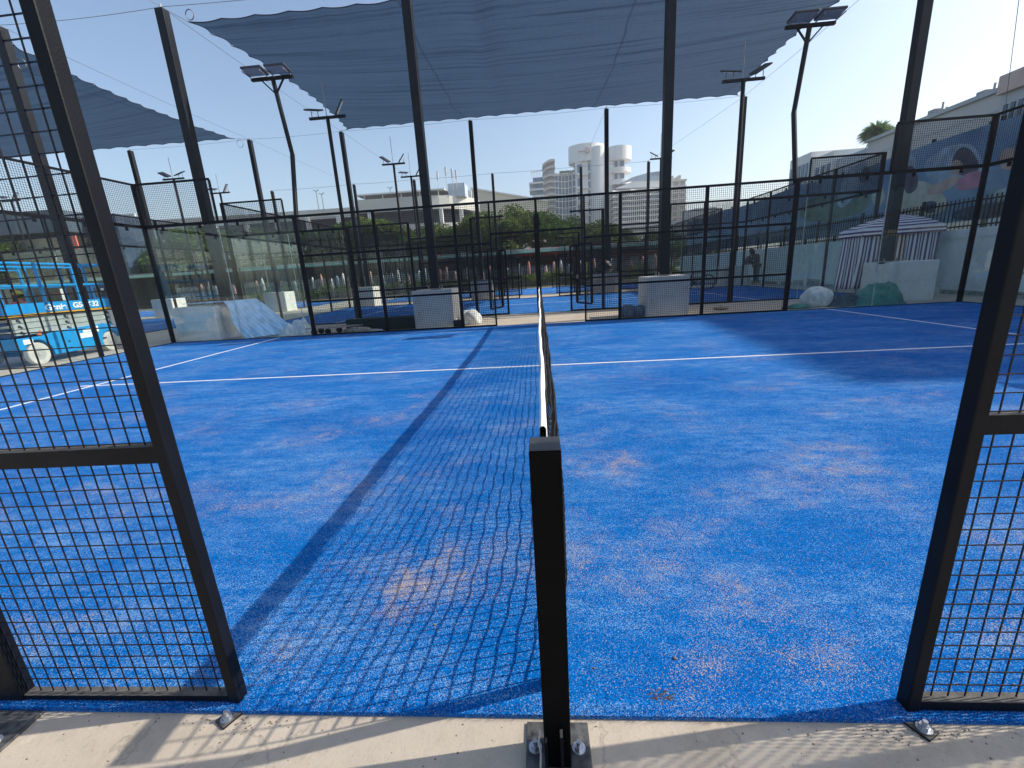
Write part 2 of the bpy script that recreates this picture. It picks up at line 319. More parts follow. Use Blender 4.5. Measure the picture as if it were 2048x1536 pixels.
# ------------------------------------------------------------------ fences
JOINT = mat('pale_glass_edge', (.40, .46, .43), .4, nscale=5, namt=.3)
CELL = .0455
def wire_mesh(p, d, L, z0, z1, cell=CELL, r=.0045):
    m = MB(); p = Vector(p); d = Vector(d)
    n = max(1, int(L/cell)); nv = max(1, int((z1-z0)/cell)); nrm = Vector((-d.y, d.x, 0))*.0035
    for i in range(1, n+1):
        if i*cell >= L: break
        q = p+d*(i*cell); m.bar((q.x, q.y, z0), (q.x, q.y, z1), r, r, False)
    for j in range(1, nv+1):
        z = z0+j*cell
        if z >= z1: break
        a = p-nrm; b = p+d*L-nrm; m.bar((a.x, a.y, z), (b.x, b.y, z), r, r, False)
    return m
def fence_run(name, label, origin, d, posts, bays, cell=CELL, group=None, wr=.0045, pw=(.08, .07), plates=True):
    """posts: [(s, height, width)], bays: [(s0, s1, kind, height, rails)]"""
    root = empty(name, origin, label, 'court fence', group); d = Vector(d); nrm = Vector((-d.y, d.x, 0))
    P = lambda s: d*s
    for (s, h, wd) in posts:
        if wd < .04 and h > 3.5:      # butt joint of two glass panes
            m = MB(); q = P(s); a = q-d*.006-nrm*.009; b = q+d*.006+nrm*.009
            m.box(min(a.x, b.x), min(a.y, b.y), .016, max(a.x, b.x), max(a.y, b.y), 2.944); m.build('pane_joint', JOINT, root); continue
        m = MB(); q = P(s); a = q-d*wd/2-nrm*pw[1]/2; b = q+d*wd/2+nrm*pw[1]/2
        m.box(min(a.x, b.x), min(a.y, b.y), -.012, max(a.x, b.x), max(a.y, b.y), h); m.build('post', BLACK, root, bevel=.004)
    for (s0, s1, kind, h, rails) in bays:
        L = s1-s0
        if kind == 'mesh':
            wire_mesh(P(s0), d, L, .04, h-.02, cell, wr).build('wire_mesh', WIRE, root)
            m = MB()
            a, b = P(s0+.004), P(s1-.024)
            for z, hh in [(z, .05) for z in rails]+[(.012, .05), (h-.02, .045)]:
                m = MB(); m.bar((a.x, a.y, z), (b.x, b.y, z), pw[1]*.78, hh); m.build('rail', BLACK, root)
        elif kind == 'glass':
            m = MB(); a, b = P(s0+.012)-nrm*.006, P(s1-.012)+nrm*.006
            m.box(min(a.x, b.x), min(a.y, b.y), .015, max(a.x, b.x), max(a.y, b.y), 2.94); m.build('glass_panel', GLASS, root)
            m = MB(); a, b = P(s0), P(s1)
            m.bar((a.x, a.y, 2.98), (b.x, b.y, 2.98), .06, .07); m.build('rail', BLACK, root)
            m = MB(); m.bar((a.x, a.y, .0), (b.x, b.y, .0), .05, .03); m.build('sill', BLACK, root)
            for t in (.25, .75):
                m = MB(); q = P(s0+L*t); m.bar((q.x, q.y, 2.86), (q.x, q.y, 2.944), .04, .05); m.build('clamp', BLACK, root)
            if h > 3.1:
                m = MB(); m.bar((a.x, a.y, h-.02), (b.x, b.y, h-.02), .045, .045); m.build('rail', BLACK, root)
                for q in (a, b): m = MB(); m.bar((q.x, q.y, 3.016), (q.x, q.y, h-.043), .04, .04); m.build('upright', BLACK, root)
            if h > 3.1: wire_mesh(P(s0), d, L, 3.0, h-.02, cell, wr).build('wire_mesh', WIRE, root)
    return root
PW = .07
# court one, far side (y = 10)
fence_run('court_fence', 'black mesh fence across the nearest court, far side, left of the opening', (0, 10, 0), (-1, 0, 0),
    [(1.13, 3, .04), (2, 3, PW), (4, 3, PW), (6, 3, .09), (8.02, 4, .035), (10, 4, .09)],
    [(1.13, 2, 'mesh', 3, (.88, 2.03)), (2, 4, 'mesh', 3, (.88, 2.03)), (4, 6, 'mesh', 3, (.88, 2.03)), (6, 8, 'glass', 3.0, ()), (8, 10, 'glass', 4.0, ())], wr=.005)
fence_run('court_fence', 'black mesh fence across the nearest court, far side, right of the opening', (0, 10, 0), (1, 0, 0),
    [(1.15, 3, .04), (2, 3, PW), (4, 3, PW), (6, 3, .09), (8.02, 4, .035), (10, 4, .09)],
    [(1.15, 2, 'mesh', 3, (.88, 2.03)), (2, 4, 'mesh', 3, (.88, 2.03)), (4, 6, 'mesh', 3, (.88, 2.03)), (6, 8, 'glass', 3.0, ()), (8, 10, 'glass', 4.0, ())], wr=.005)
# header over the far opening
r = empty('opening_header', (0, 10, 0), 'black mesh header spanning the opening in the far fence of the nearest court', 'fence header')
m = MB(); m.bar((-1.11, 0, 2.25), (1.13, 0, 2.25), .045, .05); m.build('rail', BLACK, r); m = MB(); m.bar((-1.11, 0, 2.98), (1.13, 0, 2.98), .045, .045); m.build('rail', BLACK, r)
m = MB(); m.bar((0, 0, 2.25), (0, 0, 2.98), .06, .05); m.build('post', BLACK, r)
wire_mesh((-1.11, 0, 0), (1, 0, 0), 2.24, 2.27, 2.96, CELL, .005).build('wire_mesh', WIRE, r)
# near side (y = 0): gate posts beside the camera
GP = 1.05
for s in (-1, 1):
    fence_run('court_fence', 'black mesh fence in the near foreground, %s of the net post' % ('left' if s < 0 else 'right'), (0, 0, 0), (s, 0, 0),
        [(GP, 3.0, .036), (1.86, 3.0, .10), (4, 3, PW), (6, 3, .09), (8, 4, .035), (10, 4, .09)],
        [(GP+.012, 1.86, 'mesh', 3, (.895,)), (1.86, 4, 'mesh', 3, (.895, 2.0)), (4, 6, 'mesh', 3, (.895, 2.0)), (6, 8, 'glass', 3.0, ()), (8, 10, 'glass', 4, ())], cell=.0466, wr=.0029, pw=(.05, .042)).rotation_euler.y = -.011 if s < 0 else .004
# end walls
def end_wall(x, y0, y1, label, group=None, wr=.005):
    L = y1-y0; n = max(1, round(L/2)); st = L/n
    return fence_run('court_fence', label, (x, y0, 0), (0, 1, 0), [(i*st, 4, .07) for i in range(1, n)], [(i*st, (i+1)*st, 'glass', 4, ()) for i in range(n)], group=group, wr=wr)
end_wall(-10, 0, 10, 'glass and mesh end wall of the nearest court, before the blue lift')
end_wall(10, 0, 10, 'glass and mesh end wall of the nearest court, right end')
# court two fences: front side in two halves
def front_half(x0, y, s, label, group, lights=True):
    return fence_run('court_fence', label, (x0, y, 0), (s, 0, 0),
        [(1.02, 2.0, .06), (2.04, 3.03, .08), (4.04, 3.03, .08), (6, 3.03, .1), (8, 4, .035), (10, 4, .09)],
        [(1.02, 2.04, 'mesh', 3.03, (1.0, 2.0)), (2.04, 4.04, 'mesh', 2.54, (1.0,)), (4.04, 6, 'mesh', 3.03, (1.0, 2.0)), (6, 8, 'glass', 3.0, ()), (8, 10, 'glass', 4, ())], cell=.06, group=group, wr=.006)
G2 = 'fences of the courts behind the nearest one'
fl = front_half(0, Y2a, -1, 'front fence of the second court, left half, behind the tarp covered block', G2)
fr = front_half(0, Y2a, 1, 'front fence of the second court, right half, behind the wide grey block', G2)
def inst(src, loc, label):
    c = copy_tree(src); c.location = loc; c['label'] = label; return c
inst(fl, (0, Y2b, 0), 'rear fence of the second court, left half'); inst(fr, (0, Y2b, 0), 'rear fence of the second court, right half')
inst(fl, (0, Y3a, 0), 'front fence of the third court, left half, farther than the second court'); inst(fr, (0, Y3a, 0), 'front fence of the third court, right half, farther than the second court')
inst(fl, (0, Y3b, 0), 'rearmost fence before the hedge, left half'); inst(fr, (0, Y3b, 0), 'rearmost fence before the hedge, right half')
ex = end_wall(10, Y2a, Y2b, 'glass end wall of the second court, right end, beside the white boundary wall', G2, .006)
ex2 = inst(ex, (-10, Y2a, 0), 'glass end wall of the second court, left end'); inst(ex, (10, Y3a, 0), 'glass end wall of the third court, right end'); inst(ex, (-10, Y3a, 0), 'glass end wall of the third court, left end')
inst(fl, (-24.2, Y2a, 0), 'front fence of the neighbouring left court, left half, behind the blue lift'); inst(fr, (-24.2, Y2a, 0), 'front fence of the neighbouring left court, right half, right of the blue lift')
inst(ex, (-14.2, Y2a, 0), 'glass end wall of the neighbouring left court, right end'); inst(fr, (-24.2, Y3a, 0), 'farther fence of the neighbouring left courts, right half')
# open gate frames of the courts behind
def gate(x, y, label):
    r = empty('gate_frame', (x, y, 0), label, 'gate', 'black gate frames of the rear courts')
    m = MB(); m.bar((-.42, 0, .25), (-.42, 0, 2.0), .06).bar((.42, 0, .25), (.42, 0, 2.0), .06).bar((-.39, 0, 2.0), (.39, 0, 2.0), .06).bar((-.39, 0, .25), (.39, 0, .25), .05); m.build('frame', BLACK, r)
    wire_mesh((-.4, 0, 0), (1, 0, 0), .8, .27, 1.98, .06, .006).build('wire_mesh', WIRE, r)
    m = MB(); m.box(-.36, -.06, 1.0, -.28, -.032, 1.12); m.build('latch', GALV, r)
    return r
gate(-1.35, Y2a-.35, 'open black gate frame left of the opening into the second court').rotation_euler.z = 1.2
gate(1.40, Y2a-.35, 'open black gate frame right of the opening into the second court').rotation_euler.z = -1.1
gate(-1.55, Y3a-.45, 'black gate frame before the third court, left of its net post').rotation_euler.z = .3
gate(2.2, Y3a-.45, 'black gate frame before the third court, right of its net post').rotation_euler.z = -.3
m = MB(); m.box(-.08, -.05, .0, .08, .05, 3.0); thing('mullion_post', m, BLACK, 'thick black post in the middle of the second court opening, behind the far net post', 'post', loc=(-.0, Y2a, 0), bevel=.006)
m = MB(); m.box(-.05, -.05, .0, .05, .05, .92); thing('net_post', m, BLACK, 'small black net post of the third court seen through the openings', 'net post', loc=(.0, Y3a+.1, 0), bevel=.006)

# foot plates and anchor bolts on the concrete
def bolt(mb, x, y, z, r=.014):
    mb.cyl((x, y, z), (x, y, z+.004), r*1.45, 18); mb.cyl((x, y, z+.004), (x, y, z+.014), r, 6); mb.cyl((x, y, z+.014), (x, y, z+.028), r*.5, 10)
for s in (-1, 1):
    r = empty('foot_plate', (s*1.045, -.06, -.015), 'bolted steel foot plate under the %s foreground gate post' % ('left' if s < 0 else 'right'), 'foot plate', 'foot plates bolted to the concrete')
    m = MB(); m.box(-.026, -.028, 0, .026, .05, .008); o = m.build('plate', BLACK, r, bevel=.003); o.rotation_euler.z = s*.5
    m = MB(); bolt(m, 0, -.004, .008, .0135); m.build('bolt', STEEL, r)
r = empty('foot_plate', (-1.79, -.13, -.015), 'scuffed black foot plate with two bolts in the lower left corner', 'foot plate', 'foot plates bolted to the concrete')
m = MB(); m.box(-.11, -.16, 0, .09, .08, .01); m.build('plate', mat('scuffed_black', (.018,.02,.024), .5, nscale=38, base2=(.13,.13,.125), namt=.2), r, bevel=.003)
m = MB(); bolt(m, .04, -.02, .01); m.build('bolt', STEEL, r)
m = MB(); bolt(m, .0, -.09, .01); m.build('bolt', STEEL, r)

# ------------------------------------------------------------------ net
def net():
    r = empty('tennis_net', (0, 0, 0), 'sagging black court net with white top band running away from the camera', 'net')
    def top(y): t = (y-.02)/9.96; return .922-.05*math.sin(math.pi*t)
    def off(y, z):
        k = (1-z/.9); return .058*min(1, max(0, .87-z)/.14)**.8*min(1, max(0, y-.05)/.5)+.02*k*min(1, y)+.010*math.sin(y*2.1+z*3)*k+.004*math.sin(y*7+z*9)*min(1, k*4)
    ph = NR.rand(400)*6.28
    m = MB(); y0, y1 = .09, 9.9; c = .042; n = int((y1-y0)/c)
    for i in range(n+1):
        y = y0+i*c; t = top(y)-.03; pts = []
        for j in range(9):
            z = .03+(t-.03)*j/8; e = (.0-.15*min(z, .6))*math.exp(-((y-y0)/.3)) if y < 1.6 else 0
            pts.append((off(y, z), y+.006*math.sin(j*1.4+ph[i % 400])*(.3+.7*(1-z/.9))+e, z))
        for a, b in zip(pts, pts[1:]): m.bar(a, b, .0046, .0046, False)
    nz = 20
    for j in range(nz):
        pts = []
        for i in range(0, n*1+1):
            y = y0+i*c; t = top(y)-.03; z = .03+(t-.03)*j/(nz-1)+.004*math.sin(i*1.1+j)
            e = (.0-.15*min(z, .6))*math.exp(-((y-y0)/.3)) if y < 1.6 else 0
            pts.append((off(y, z)+.001, y+e, z))
        for a, b in zip(pts, pts[1:]): m.bar(a, b, .0046, .0046, False)
    m.build('mesh', mat('black_net_cord', (.010, .010, .012), .8), r)
    # white top band
    m = MB(); k = 0; n2 = 180; prev = None
    for i in range(n2+1):
        y = .0+9.98*i/n2; x = .0045*math.sin(y*2.1)+.0016*math.sin(y*7.7+1); t = top(y)+.003*math.sin(y*13); b_ = t-.074
        ring = [(x-.009, y, t-.006), (x-.004, y, t), (x+.004, y, t), (x+.009, y, t-.006), (x+.009+.0015*math.sin(y*11), y, b_), (x-.008, y, b_)]
        k = len(m.v); m.v += ring
        if i:
            for j in range(6): m.f.append((k-6+j, k-6+(j+1) % 6, k+(j+1) % 6, k+j)); m.mi.append(0)
    m.build('top_band', mat('white_net_tape', (.80, .79, .76), .7, nscale=30, namt=.08), r)
    # black side hem near the post
    m = MB(); pts = []
    for j in range(13):
        z = .02+.86*j/12; pts.append((off(.06, z), .066-.17*min(z, .62), z))
    for a, b in zip(pts, pts[1:]): m.bar(a, b, .006, .042, False, up=(0, 1, 0))
    m.build('side_hem', mat('black_webbing', (.012, .012, .014), .8), r)
net()
def net_post(y, sgn, label):
    r = empty('net_post', (0, y, -.015), label, 'net post', 'posts of the nearest net')
    m = MB(); m.box(-.031, -.04, .008, .041, .04, .947); m.build('post', mat('satin_black_paint', (.0018,.002,.0026), .5, spec=.08, nscale=9, namt=.5, bump=.12, bscale=90), r, bevel=.003)
    m = MB(); m.box(-.030, -.039, .9475, .040, .039, .9505); m.build('cap', mat('grey_black_plastic', (.035,.04,.045), .45, nscale=30, namt=.3), r, bevel=.002)
    m = MB(); m.box(-.085, -.17, 0, .098, .085, .008); m.build('base_plate', MATS['scuffed_black'], r, bevel=.002)
    for s in (-1, 1):
        m = MB(); bolt(m, .003+s*.062, .01*sgn, .008, .013); m.build('bolt', STEEL, r)
    m = MB(); m.box(.012, -.064, .008, .020, -.041, .15); m.box(-.028, -.055, .008, -.022, -.041, .12); m.build('gusset', BLACK, r, bevel=.001)
    return r
net_post(-.145, 1, 'black square net post bolted to the concrete in the centre foreground')
net_post(10.06, -1, 'black net post at the far end of the net')
m = MB(); m.tube([(-.045, -.20, -.004), (-.041, -.19, .05), (-.045, -.185, .09), (-.04, -.19, .13)], .003, 6); thing('loose_cord', m, mat('grey_cord', (.4,.4,.38), .7), 'thin grey cord dangling at the foot of the foreground net post', 'cord')

# pebbles and grit
def pebbles():
    spots = [((870,1250),.009),((1188,1337),.007),((1350,1318),.011),((1215,1330),.004),((1500,1020),.006),((1120,937),.008),((740,1110),.005),((1700,1290),.005),((930,1190),.004),((1420,1240),.004)]
    pm = mat('tan_pebble', (.24,.17,.12), .8, nscale=80, namt=.3)
    lab = ['tan pebble on the blue turf left of the net shadow', 'pebble on the turf just right of the foreground net post', 'largest brown pebble on the turf between net post and right gate post', 'tiny pebble beside the one right of the net post', 'pebble on the right half of the turf at mid distance', 'orange chip at the right edge of the net post', 'tiny grit stone left of the net shadow band', 'small stone near the right gate post foot', 'tiny stone in the net shadow', 'tiny stone right of the centre of the near turf']
    for i, ((px, py), rr) in enumerate(spots):
        d = ray(px, py); p = CL+d*(-CL.z/d.z); m = MB(); m.lump((0, 0, 0), rr*.62, i, (1, .8, .7), 6, .35); thing('pebble', m, pm, lab[i], 'pebble', 'pebbles lying on the turf', loc=(p.x, p.y, 0), smooth=True)
    rr = random.Random(5); m = MB()
    for i in range(260):
        if rr.random() < .5: x = rr.gauss(1.0*rr.choice((-1, 1)), .12); y = -.06-abs(rr.gauss(0, .02))
        else: x = rr.uniform(-1.8, 1.6); y = rr.uniform(-.32, -.05)
        s_ = rr.uniform(.0012, .0045); k = len(m.v)
        m.v += [(x-s_, y-s_*.6, -.015), (x+s_, y-s_*.5, -.015), (x+s_*.3, y+s_, -.015), (x, y, -.015+s_)]; m.f += [(0+k,1+k,3+k),(1+k,2+k,3+k),(2+k,0+k,3+k)]; m.mi += [0]*3
    tag(m.build('grit', mat('grit', (.20,.16,.12), .9)), 'loose dark grit scattered on the concrete beside the turf edge', 'grit', kind='stuff')
    m = MB(); 
    for i in range(60):
        x = rr.gauss(.34, .02); y = rr.gauss(.02, .012); s_ = rr.uniform(.002, .005); k = len(m.v)
        m.v += [(x-s_, y-s_*.6, 0), (x+s_, y-s_*.5, 0), (x+s_*.3, y+s_, 0), (x, y, s_)]; m.f += [(0+k,1+k,3+k),(1+k,2+k,3+k),(2+k,0+k,3+k)]; m.mi += [0]*3
    tag(m.build('crumbs', mat('brown_crumbs', (.16,.11,.07), .9)), 'small clump of brown crumbs on the turf near its edge right of the post', 'crumbs', kind='stuff')
pebbles()

# ------------------------------------------------------------------ sail poles, blocks, cables, sails
POLES = [(-13.1,10.75,7.94),(-8.8,10.75,7.94),(-2.8,10.75,7.94),(3.25,10.75,7.94),(9.07,11.2,7.94),
         (-20.8,22.3,8.55),(-14.3,22.3,8.55),(-9.5,22.3,8.55),(-3.0,22.3,8.55),(3.55,22.3,8.55),(9.9,22.3,8.55),
         (-20.8,34.6,8.64),(-14.1,34.6,8.64),(-9.3,34.6,8.64),(-3.2,34.6,8.64),(3.5,34.6,8.64),(8.5,34.6,8.64)]
PLAB = ['far left sail pole behind the foreground mesh', 'tall sail pole rising behind the tarp draped block left of centre', 'tall sail pole on the grey block left of the net', 'thick sail pole on the wide grey block right of the net', 'tall sail pole before the striped tent',
        'second row sail pole, left of all others in its row', 'second row sail pole under the right tip of the left sail', 'second row sail pole at the far left corner of the big sail', 'second row sail pole left of the hotel', 'second row sail pole in front of the white hotel tower', 'second row sail pole at the far right corner of the big sail',
        'third row sail pole, leftmost', 'third row sail pole second from left', 'third row sail pole beside the parking building', 'third row sail pole before the cream hall', 'third row sail pole before the curved glass wing', 'third row sail pole before the glass fin']
for (x, y, h), lb in zip(POLES, PLAB):
    m = MB(); wd = .095 if y > 12 else .105
    m.box(-wd, -wd, .95, wd, wd, h-.0) if y < 12 else m.box(-wd, -wd, .0, wd, wd, h)
    r = empty('sail_pole', (x, y, 0), 'black square ' + lb, 'pole', 'black shade sail poles')
    m.build('shaft', BLACKP, r, bevel=.006)
    m = MB(); m.box(-wd*1.0+.0, -wd*.2, h+.002, wd*.3, wd*.2, h+.05); m.cyl((0, -.0, h+.03), (0, 0, h+.12), .015, 8); m.build('eye_bolt', GALV, r)
    if y < 12:
        m = MB(); m.box(-.19, -.19, 1.002, .19, .19, 1.02)
        for sx in (-1, 1):
            for sy in (-1, 1): m.cyl((sx*.15, sy*.15, 1.02), (sx*.15, sy*.15, 1.09), .014, 8)
        m.build('base_plate', GALV, r)
BLK = [(-13.1,10.75,1.1,1.0,'pale concrete block under the far left sail pole'),(-9.45,10.75,1.2,.95,'pale concrete block draped with the light blue tarp'),(-2.80,10.75,1.06,1.02,'grey concrete block just left of the net with its right side sunlit'),
       (3.25,10.75,1.06,1.02,'wide grey concrete block right of the net'),(9.55,11.35,1.15,1.02,'shaded white concrete block in front of the striped tent'),
       (-9.4,22.3,1.2,1.05,'concrete block in the second row behind the left mesh panels'),(-3.0,22.3,1.15,1.05,'second row concrete block left of the opening'),(3.5,22.3,1.4,1.05,'second row concrete block with black bundle on top'),
       (9.9,22.3,1.1,1.0,'second row concrete block at the far right'),(-14.3,22.3,1.2,1.05,'second row concrete block left of the tarp'),(-20.8,22.3,1.2,1.05,'second row concrete block at the far left')]
for (x, y, s, h, lb) in BLK:
    m = MB(); m.box(-s/2, -.5, -.02, s/2, .5, h-.03)
    o = thing('concrete_block', m, CONCB, lb, 'concrete block', 'concrete footing blocks of the sail poles', loc=(x, y, .0), bevel=.018)
CAB = mat('steel_cable', (.16,.17,.19), .5, .4)
def cable(a, b, label, sag=.05, r=.006):
    a, b = Vector(a), Vector(b); n = 14
    m = MB(); m.tube([a.lerp(b, i/n)-Vector((0, 0, sag*4*(i/n)*(1-i/n))) for i in range(n+1)], r, 5); thing('cable', m, CAB, label, 'cable', 'thin steel cables strung between pole tops')
T = {i: Vector((p[0], p[1], p[2]+.06)) for i, p in enumerate(POLES)}
cable(T[0], T[1], 'cable from the far left pole top to the pole left of the big sail'); cable(T[1], T[2], 'cable along the near edge of the big sail, left span')
cable(T[2], T[3], 'cable along the near edge of the big sail, middle span'); cable(T[3], T[4], 'cable along the near edge of the big sail, right span')
for i, nm in ((5, 'leftmost'), (6, 'second'), (7, 'third'), (8, 'fourth'), (9, 'rightmost')): cable(T[i], T[i+1], nm+' cable span along the second row of pole tops')
for i, nm in ((11, 'leftmost'), (12, 'second'), (13, 'third'), (14, 'fourth'), (15, 'rightmost')): cable(T[i], T[i+1], nm+' cable span along the third row of pole tops', r=.01)
cable(T[1], T[7], 'cable along the left edge of the big sail'); cable(T[4], T[10], 'cable along the right edge of the big sail'); cable(T[0], T[6], 'cable along the right edge of the left sail')
cable(T[3], T[9], 'cable crossing under the big sail from near to far'); cable(T[6], T[12], 'cable running back from the pole under the left sail tip'); cable(T[7], T[13], 'cable running back from the far left corner of the big sail')
cable(T[9], T[15], 'cable running back from the pole before the hotel tower'); cable(T[10], T[16], 'cable running back from the far right corner of the big sail')
cable(T[1], (-11, -2, 8.2), 'cable slanting up to the left above the tallest left pole'); cable((10.6, 10.9, 9), (14, 14, 3.0), 'cable hanging down at the right beyond the tent pole', r=.008)
def coil(px, py, Y, rad, label):
    p = at(px, py, Y); m = MB()
    for q in (0, .012): m.tube([(rad*math.cos(t*.3142), q, rad*1.1*math.sin(t*.3142)) for t in range(21)], .007, 5, False)
    thing('wire_coil', m, CAB, label, 'wire coil', 'coiled cable ends at the pole tops', loc=tuple(p))
coil(379, 29, 10.7, .10, 'small wire coil hanging by the top of the pole left of the big sail'); coil(43, 128, 10.6, .11, 'pale wire coil behind the upper foreground mesh'); coil(480, 287, 22.2, .16, 'small wire coil near the right tip of the left sail')
def sail(name, NL, NRt, FL, FRt, label, sag, nx=90, ny=50, inset=.45, scal=20):
    NL, NRt, FL, FRt = map(Vector, (NL, NRt, FL, FRt)); m = MB()
    def P(u, v):
        p = NL.lerp(NRt, u).lerp(FL.lerp(FRt, u), v)
        ex = inset*4*v*(1-v)
        k = .5-u; p.x += (k*2)**5*ex*1.0                       # side edges pulled inwards
        su = abs(math.sin(math.pi*u*scal)); sv = abs(math.sin(math.pi*v*scal*.75))
        p.z -= sag*16*u*(1-u)*v*(1-v)*.62
        p.z -= (.0+.03*(1-min(1, abs(u-.5)*2)**10))*((1-v)**3)+.026*su*(1-v)**6
        p.y += .03*4*u*(1-u)*((1-v)**3)-.10*4*u*(1-u)*v**4-.05*(1-su)*0+.03*su*(1-v)**8
        p.z += .03*su*v**8; p.y -= .06*su*v**10
        p.z += .11*4*u*(1-u)*(1-v)**3
        p.x += (.11*sv*((1-u)**16)-.11*sv*(u**16))
        p.z += -.12*math.exp(-((u-.41)/.018)**2)*(1-v)*.6+.008*math.sin(u*17+v*5)*(1-v)+.008*math.sin(v*23)
        return p
    for j in range(ny+1):
        for i in range(nx+1): m.v.append(tuple(P(i/nx, j/ny)))
    for j in range(ny):
        for i in range(nx): k = j*(nx+1)+i; m.f.append((k, k+1, k+nx+2, k+nx+1)); m.mi.append(0)
    r = empty(name, (0, 0, 0), label, 'shade sail', 'dark blue shade sails')
    o = m.build('fabric', SAIL, r, smooth=True)
    m = MB()
    for f in (lambda t: P(t, 0), lambda t: P(1, t), lambda t: P(1-t, 1), lambda t: P(0, 1-t)):
        m.tube([f(i/180) for i in range(181)], .012, 5, False)
    m.build('hem', HEM, r)
    m = MB()
    for (a, b) in ((NL, T[1] if 'big' in label else NL+Vector((-.3,0,.1))), (FL, T[7] if 'big' in label else FL+Vector((-.3,0,.1))), (FRt, T[10] if 'big' in label else T[6]), (NRt, T[4] if 'big' in label else T[0])):
        m.tube([a, b], .008, 5)
    m.build('corner_rope', CAB, r)
sail('shade_sail', (-8.45, 11.12, 7.84), (8.7, 11.5, 7.86), (-9.08, 21.9, 8.53), (9.45, 21.9, 8.53), 'big dark blue shade sail stretched over the second court at the top of the view', .75)
sail('shade_sail', (-33.8, 11.0, 7.88), (-13.45, 11.3, 7.86), (-33.5, 21.7, 8.55), (-14.8, 21.9, 8.56), 'smaller looking blue shade sail at the upper left behind the foreground mesh', .75)
# ------------------------------------------------------------------ court lights
LEDG = mat('lamp_glass', (.30,.33,.38), .25, nscale=40, namt=.2)
DK = mat('dark_fixture', (.035,.035,.045), .5)
def flood(r, M):
    h = MB(); h.box(-.235, -.17, -.02, .235, .17, .02, M); o = h.build('floodlight', DK, r, bevel=.008)
    l = MB(); l.box(-.21, -.145, -.027, .21, .145, -.0215, M); l.build('lens', LEDG, o)
def kinked(s, label):
    x = 5.93*s; r = empty('court_light', (0, 0, 0), label, 'court light', 'bent court lights on the far fence')
    m = MB(); m.tube([(x*1.01, 10.06, 2.9), (x, 10.3, 4.45)], .055, 10); m.tube([(x, 10.3, 4.44), (x*1.0, 10.0, 5.95)], .05, 10)
    m.build('pole', BLACKP, r)
    m = MB(); m.bar((x-.5, 9.98, 5.97), (x+.5, 9.98, 5.97), .07, .06); m.bar((x, 10.03, 5.66), (x-.26, 9.98, 5.94), .03).bar((x, 10.03, 5.66), (x+.26, 9.98, 5.94), .03); m.build('crossbar', BLACKP, r)
    for q in (-.27, .27):
        M = Matrix.Translation((x+q-s*.02, 9.74, 6.045)) @ Euler((-.12, 0, 0)).to_matrix().to_4x4(); flood(r, M)
        for e in (-.2, .2): m = MB(); m.bar((x+q+e, 9.98, 5.99), (x+q+e, 9.6, 6.0), .018); m.build('bracket', GALV, r)
kinked(-1, 'bent black court light with two square floodlights left of the big sail'); kinked(1, 'bent black court light with two square floodlights at the upper right')
def tlight(px, py, Y, label, spike=1.05, sc_=1.0, top=None):
    p = at(px, py, Y); r = empty('court_light', (p.x, p.y, 0), label, 'court light', 'straight court lights with crossbars')
    h = p.z; m = MB(); m.tube([(0, 0, 0.02), (0, 0, h)], .055, 10); m.box(-.1, -.1, 0, .1, .1, .02); m.build('pole', BLACKP, r)
    m = MB(); m.bar((-.57, 0, h), (.57, 0, h), .07, .07); m.build('crossbar', BLACKP, r)
    m = MB(); m.tube([(-.02, 0, h), (-.02, 0, h+spike)], .012, 6); m.build('lightning_rod', GALV, r)
    for i, q in enumerate((-.38, .42)):
        a = (.12, -1.0)[i] if top is None else top[i]
        M = Matrix.Translation((q, -.05, h+.22)) @ Euler((.35, a, 0)).to_matrix().to_4x4(); flood(r, M)
        for e in (-.1, .1): m = MB(); m.bar((q+e, 0, h+.03), (q+e, 0, h+.2), .018); m.build('bracket', GALV, r)
tlight(655, 235, 13.35, 'straight black court light before the left edge of the big sail', .95)
tlight(1487, 160, 13.05, 'straight black court light under the right corner of the big sail', .95, top=(.1, -.5))
tlight(787, 328, 21.55, 'court light with raised lamps left of the pole left of the net', 1.2, top=(.6, -.9)); tlight(822, 353, 24.35, 'court light partly hidden by the pole left of the net', 1.2)
tlight(347, 358, 21.55, 'court light between the left mesh and the tall left pole', 1.0, top=(.5, -.3)); tlight(440, 386, 24.35, 'court light just right of the tall left pole', 1.0)
tlight(1322, 317, 24.35, 'court light half behind the thick pole right of the net', 1.2, top=(.5, -.6)); tlight(22, 402, 24.0, 'court light behind the foreground mesh at the left edge', 1.0)

# ------------------------------------------------------------------ boundary wall, pickets, hoarding on the right
WX = 11.5
m = MB(); m.box(WX, -4, -.02, WX+.25, 36, 1.72); m.box(WX-.03, -4, 1.50, WX-.0005, 36, 1.72)
wm = concrete_material('stained_white_wall', (.78,.84,.84), (.68,.76,.77)); 
r = empty('boundary_wall', (0, 0, 0), 'low white painted boundary wall running back along the right side', 'wall'); m.build('wall_body', wm, r)
m = MB(); rr = random.Random(9); k = -3.5
while k < 35:
    L = rr.uniform(.4, 1.4); z = rr.uniform(.1, .3); m.box(WX-.004, k, -.01, WX-.001, k+L, z); k += L+rr.uniform(-.0, .5)
m.build('damp_stain', mat('damp_stain', (.16,.18,.16), .9, nscale=8, base2=(.45,.48,.46)), r)
m = MB(); y = -3.9
while y < 35.8: m.bar((WX+.12, y, 1.72), (WX+.12, y, 2.52), .022, .022, False); y += .125
for z in (1.80, 2.42): m.bar((WX+.12, -4, z), (WX+.12, 36, z), .03, .04)
y = -4
while y < 36.1: m.bar((WX+.12, y, 1.72), (WX+.12, y, 2.62), .06, .06); y += 2.5
thing('picket_fence', m, BLACK, 'black iron picket fence standing on the white boundary wall', 'picket fence')
HX = 11.95
r = empty('hoarding', (0, 0, 0), 'long blue printed banner wall above the white wall on the right', 'banner')
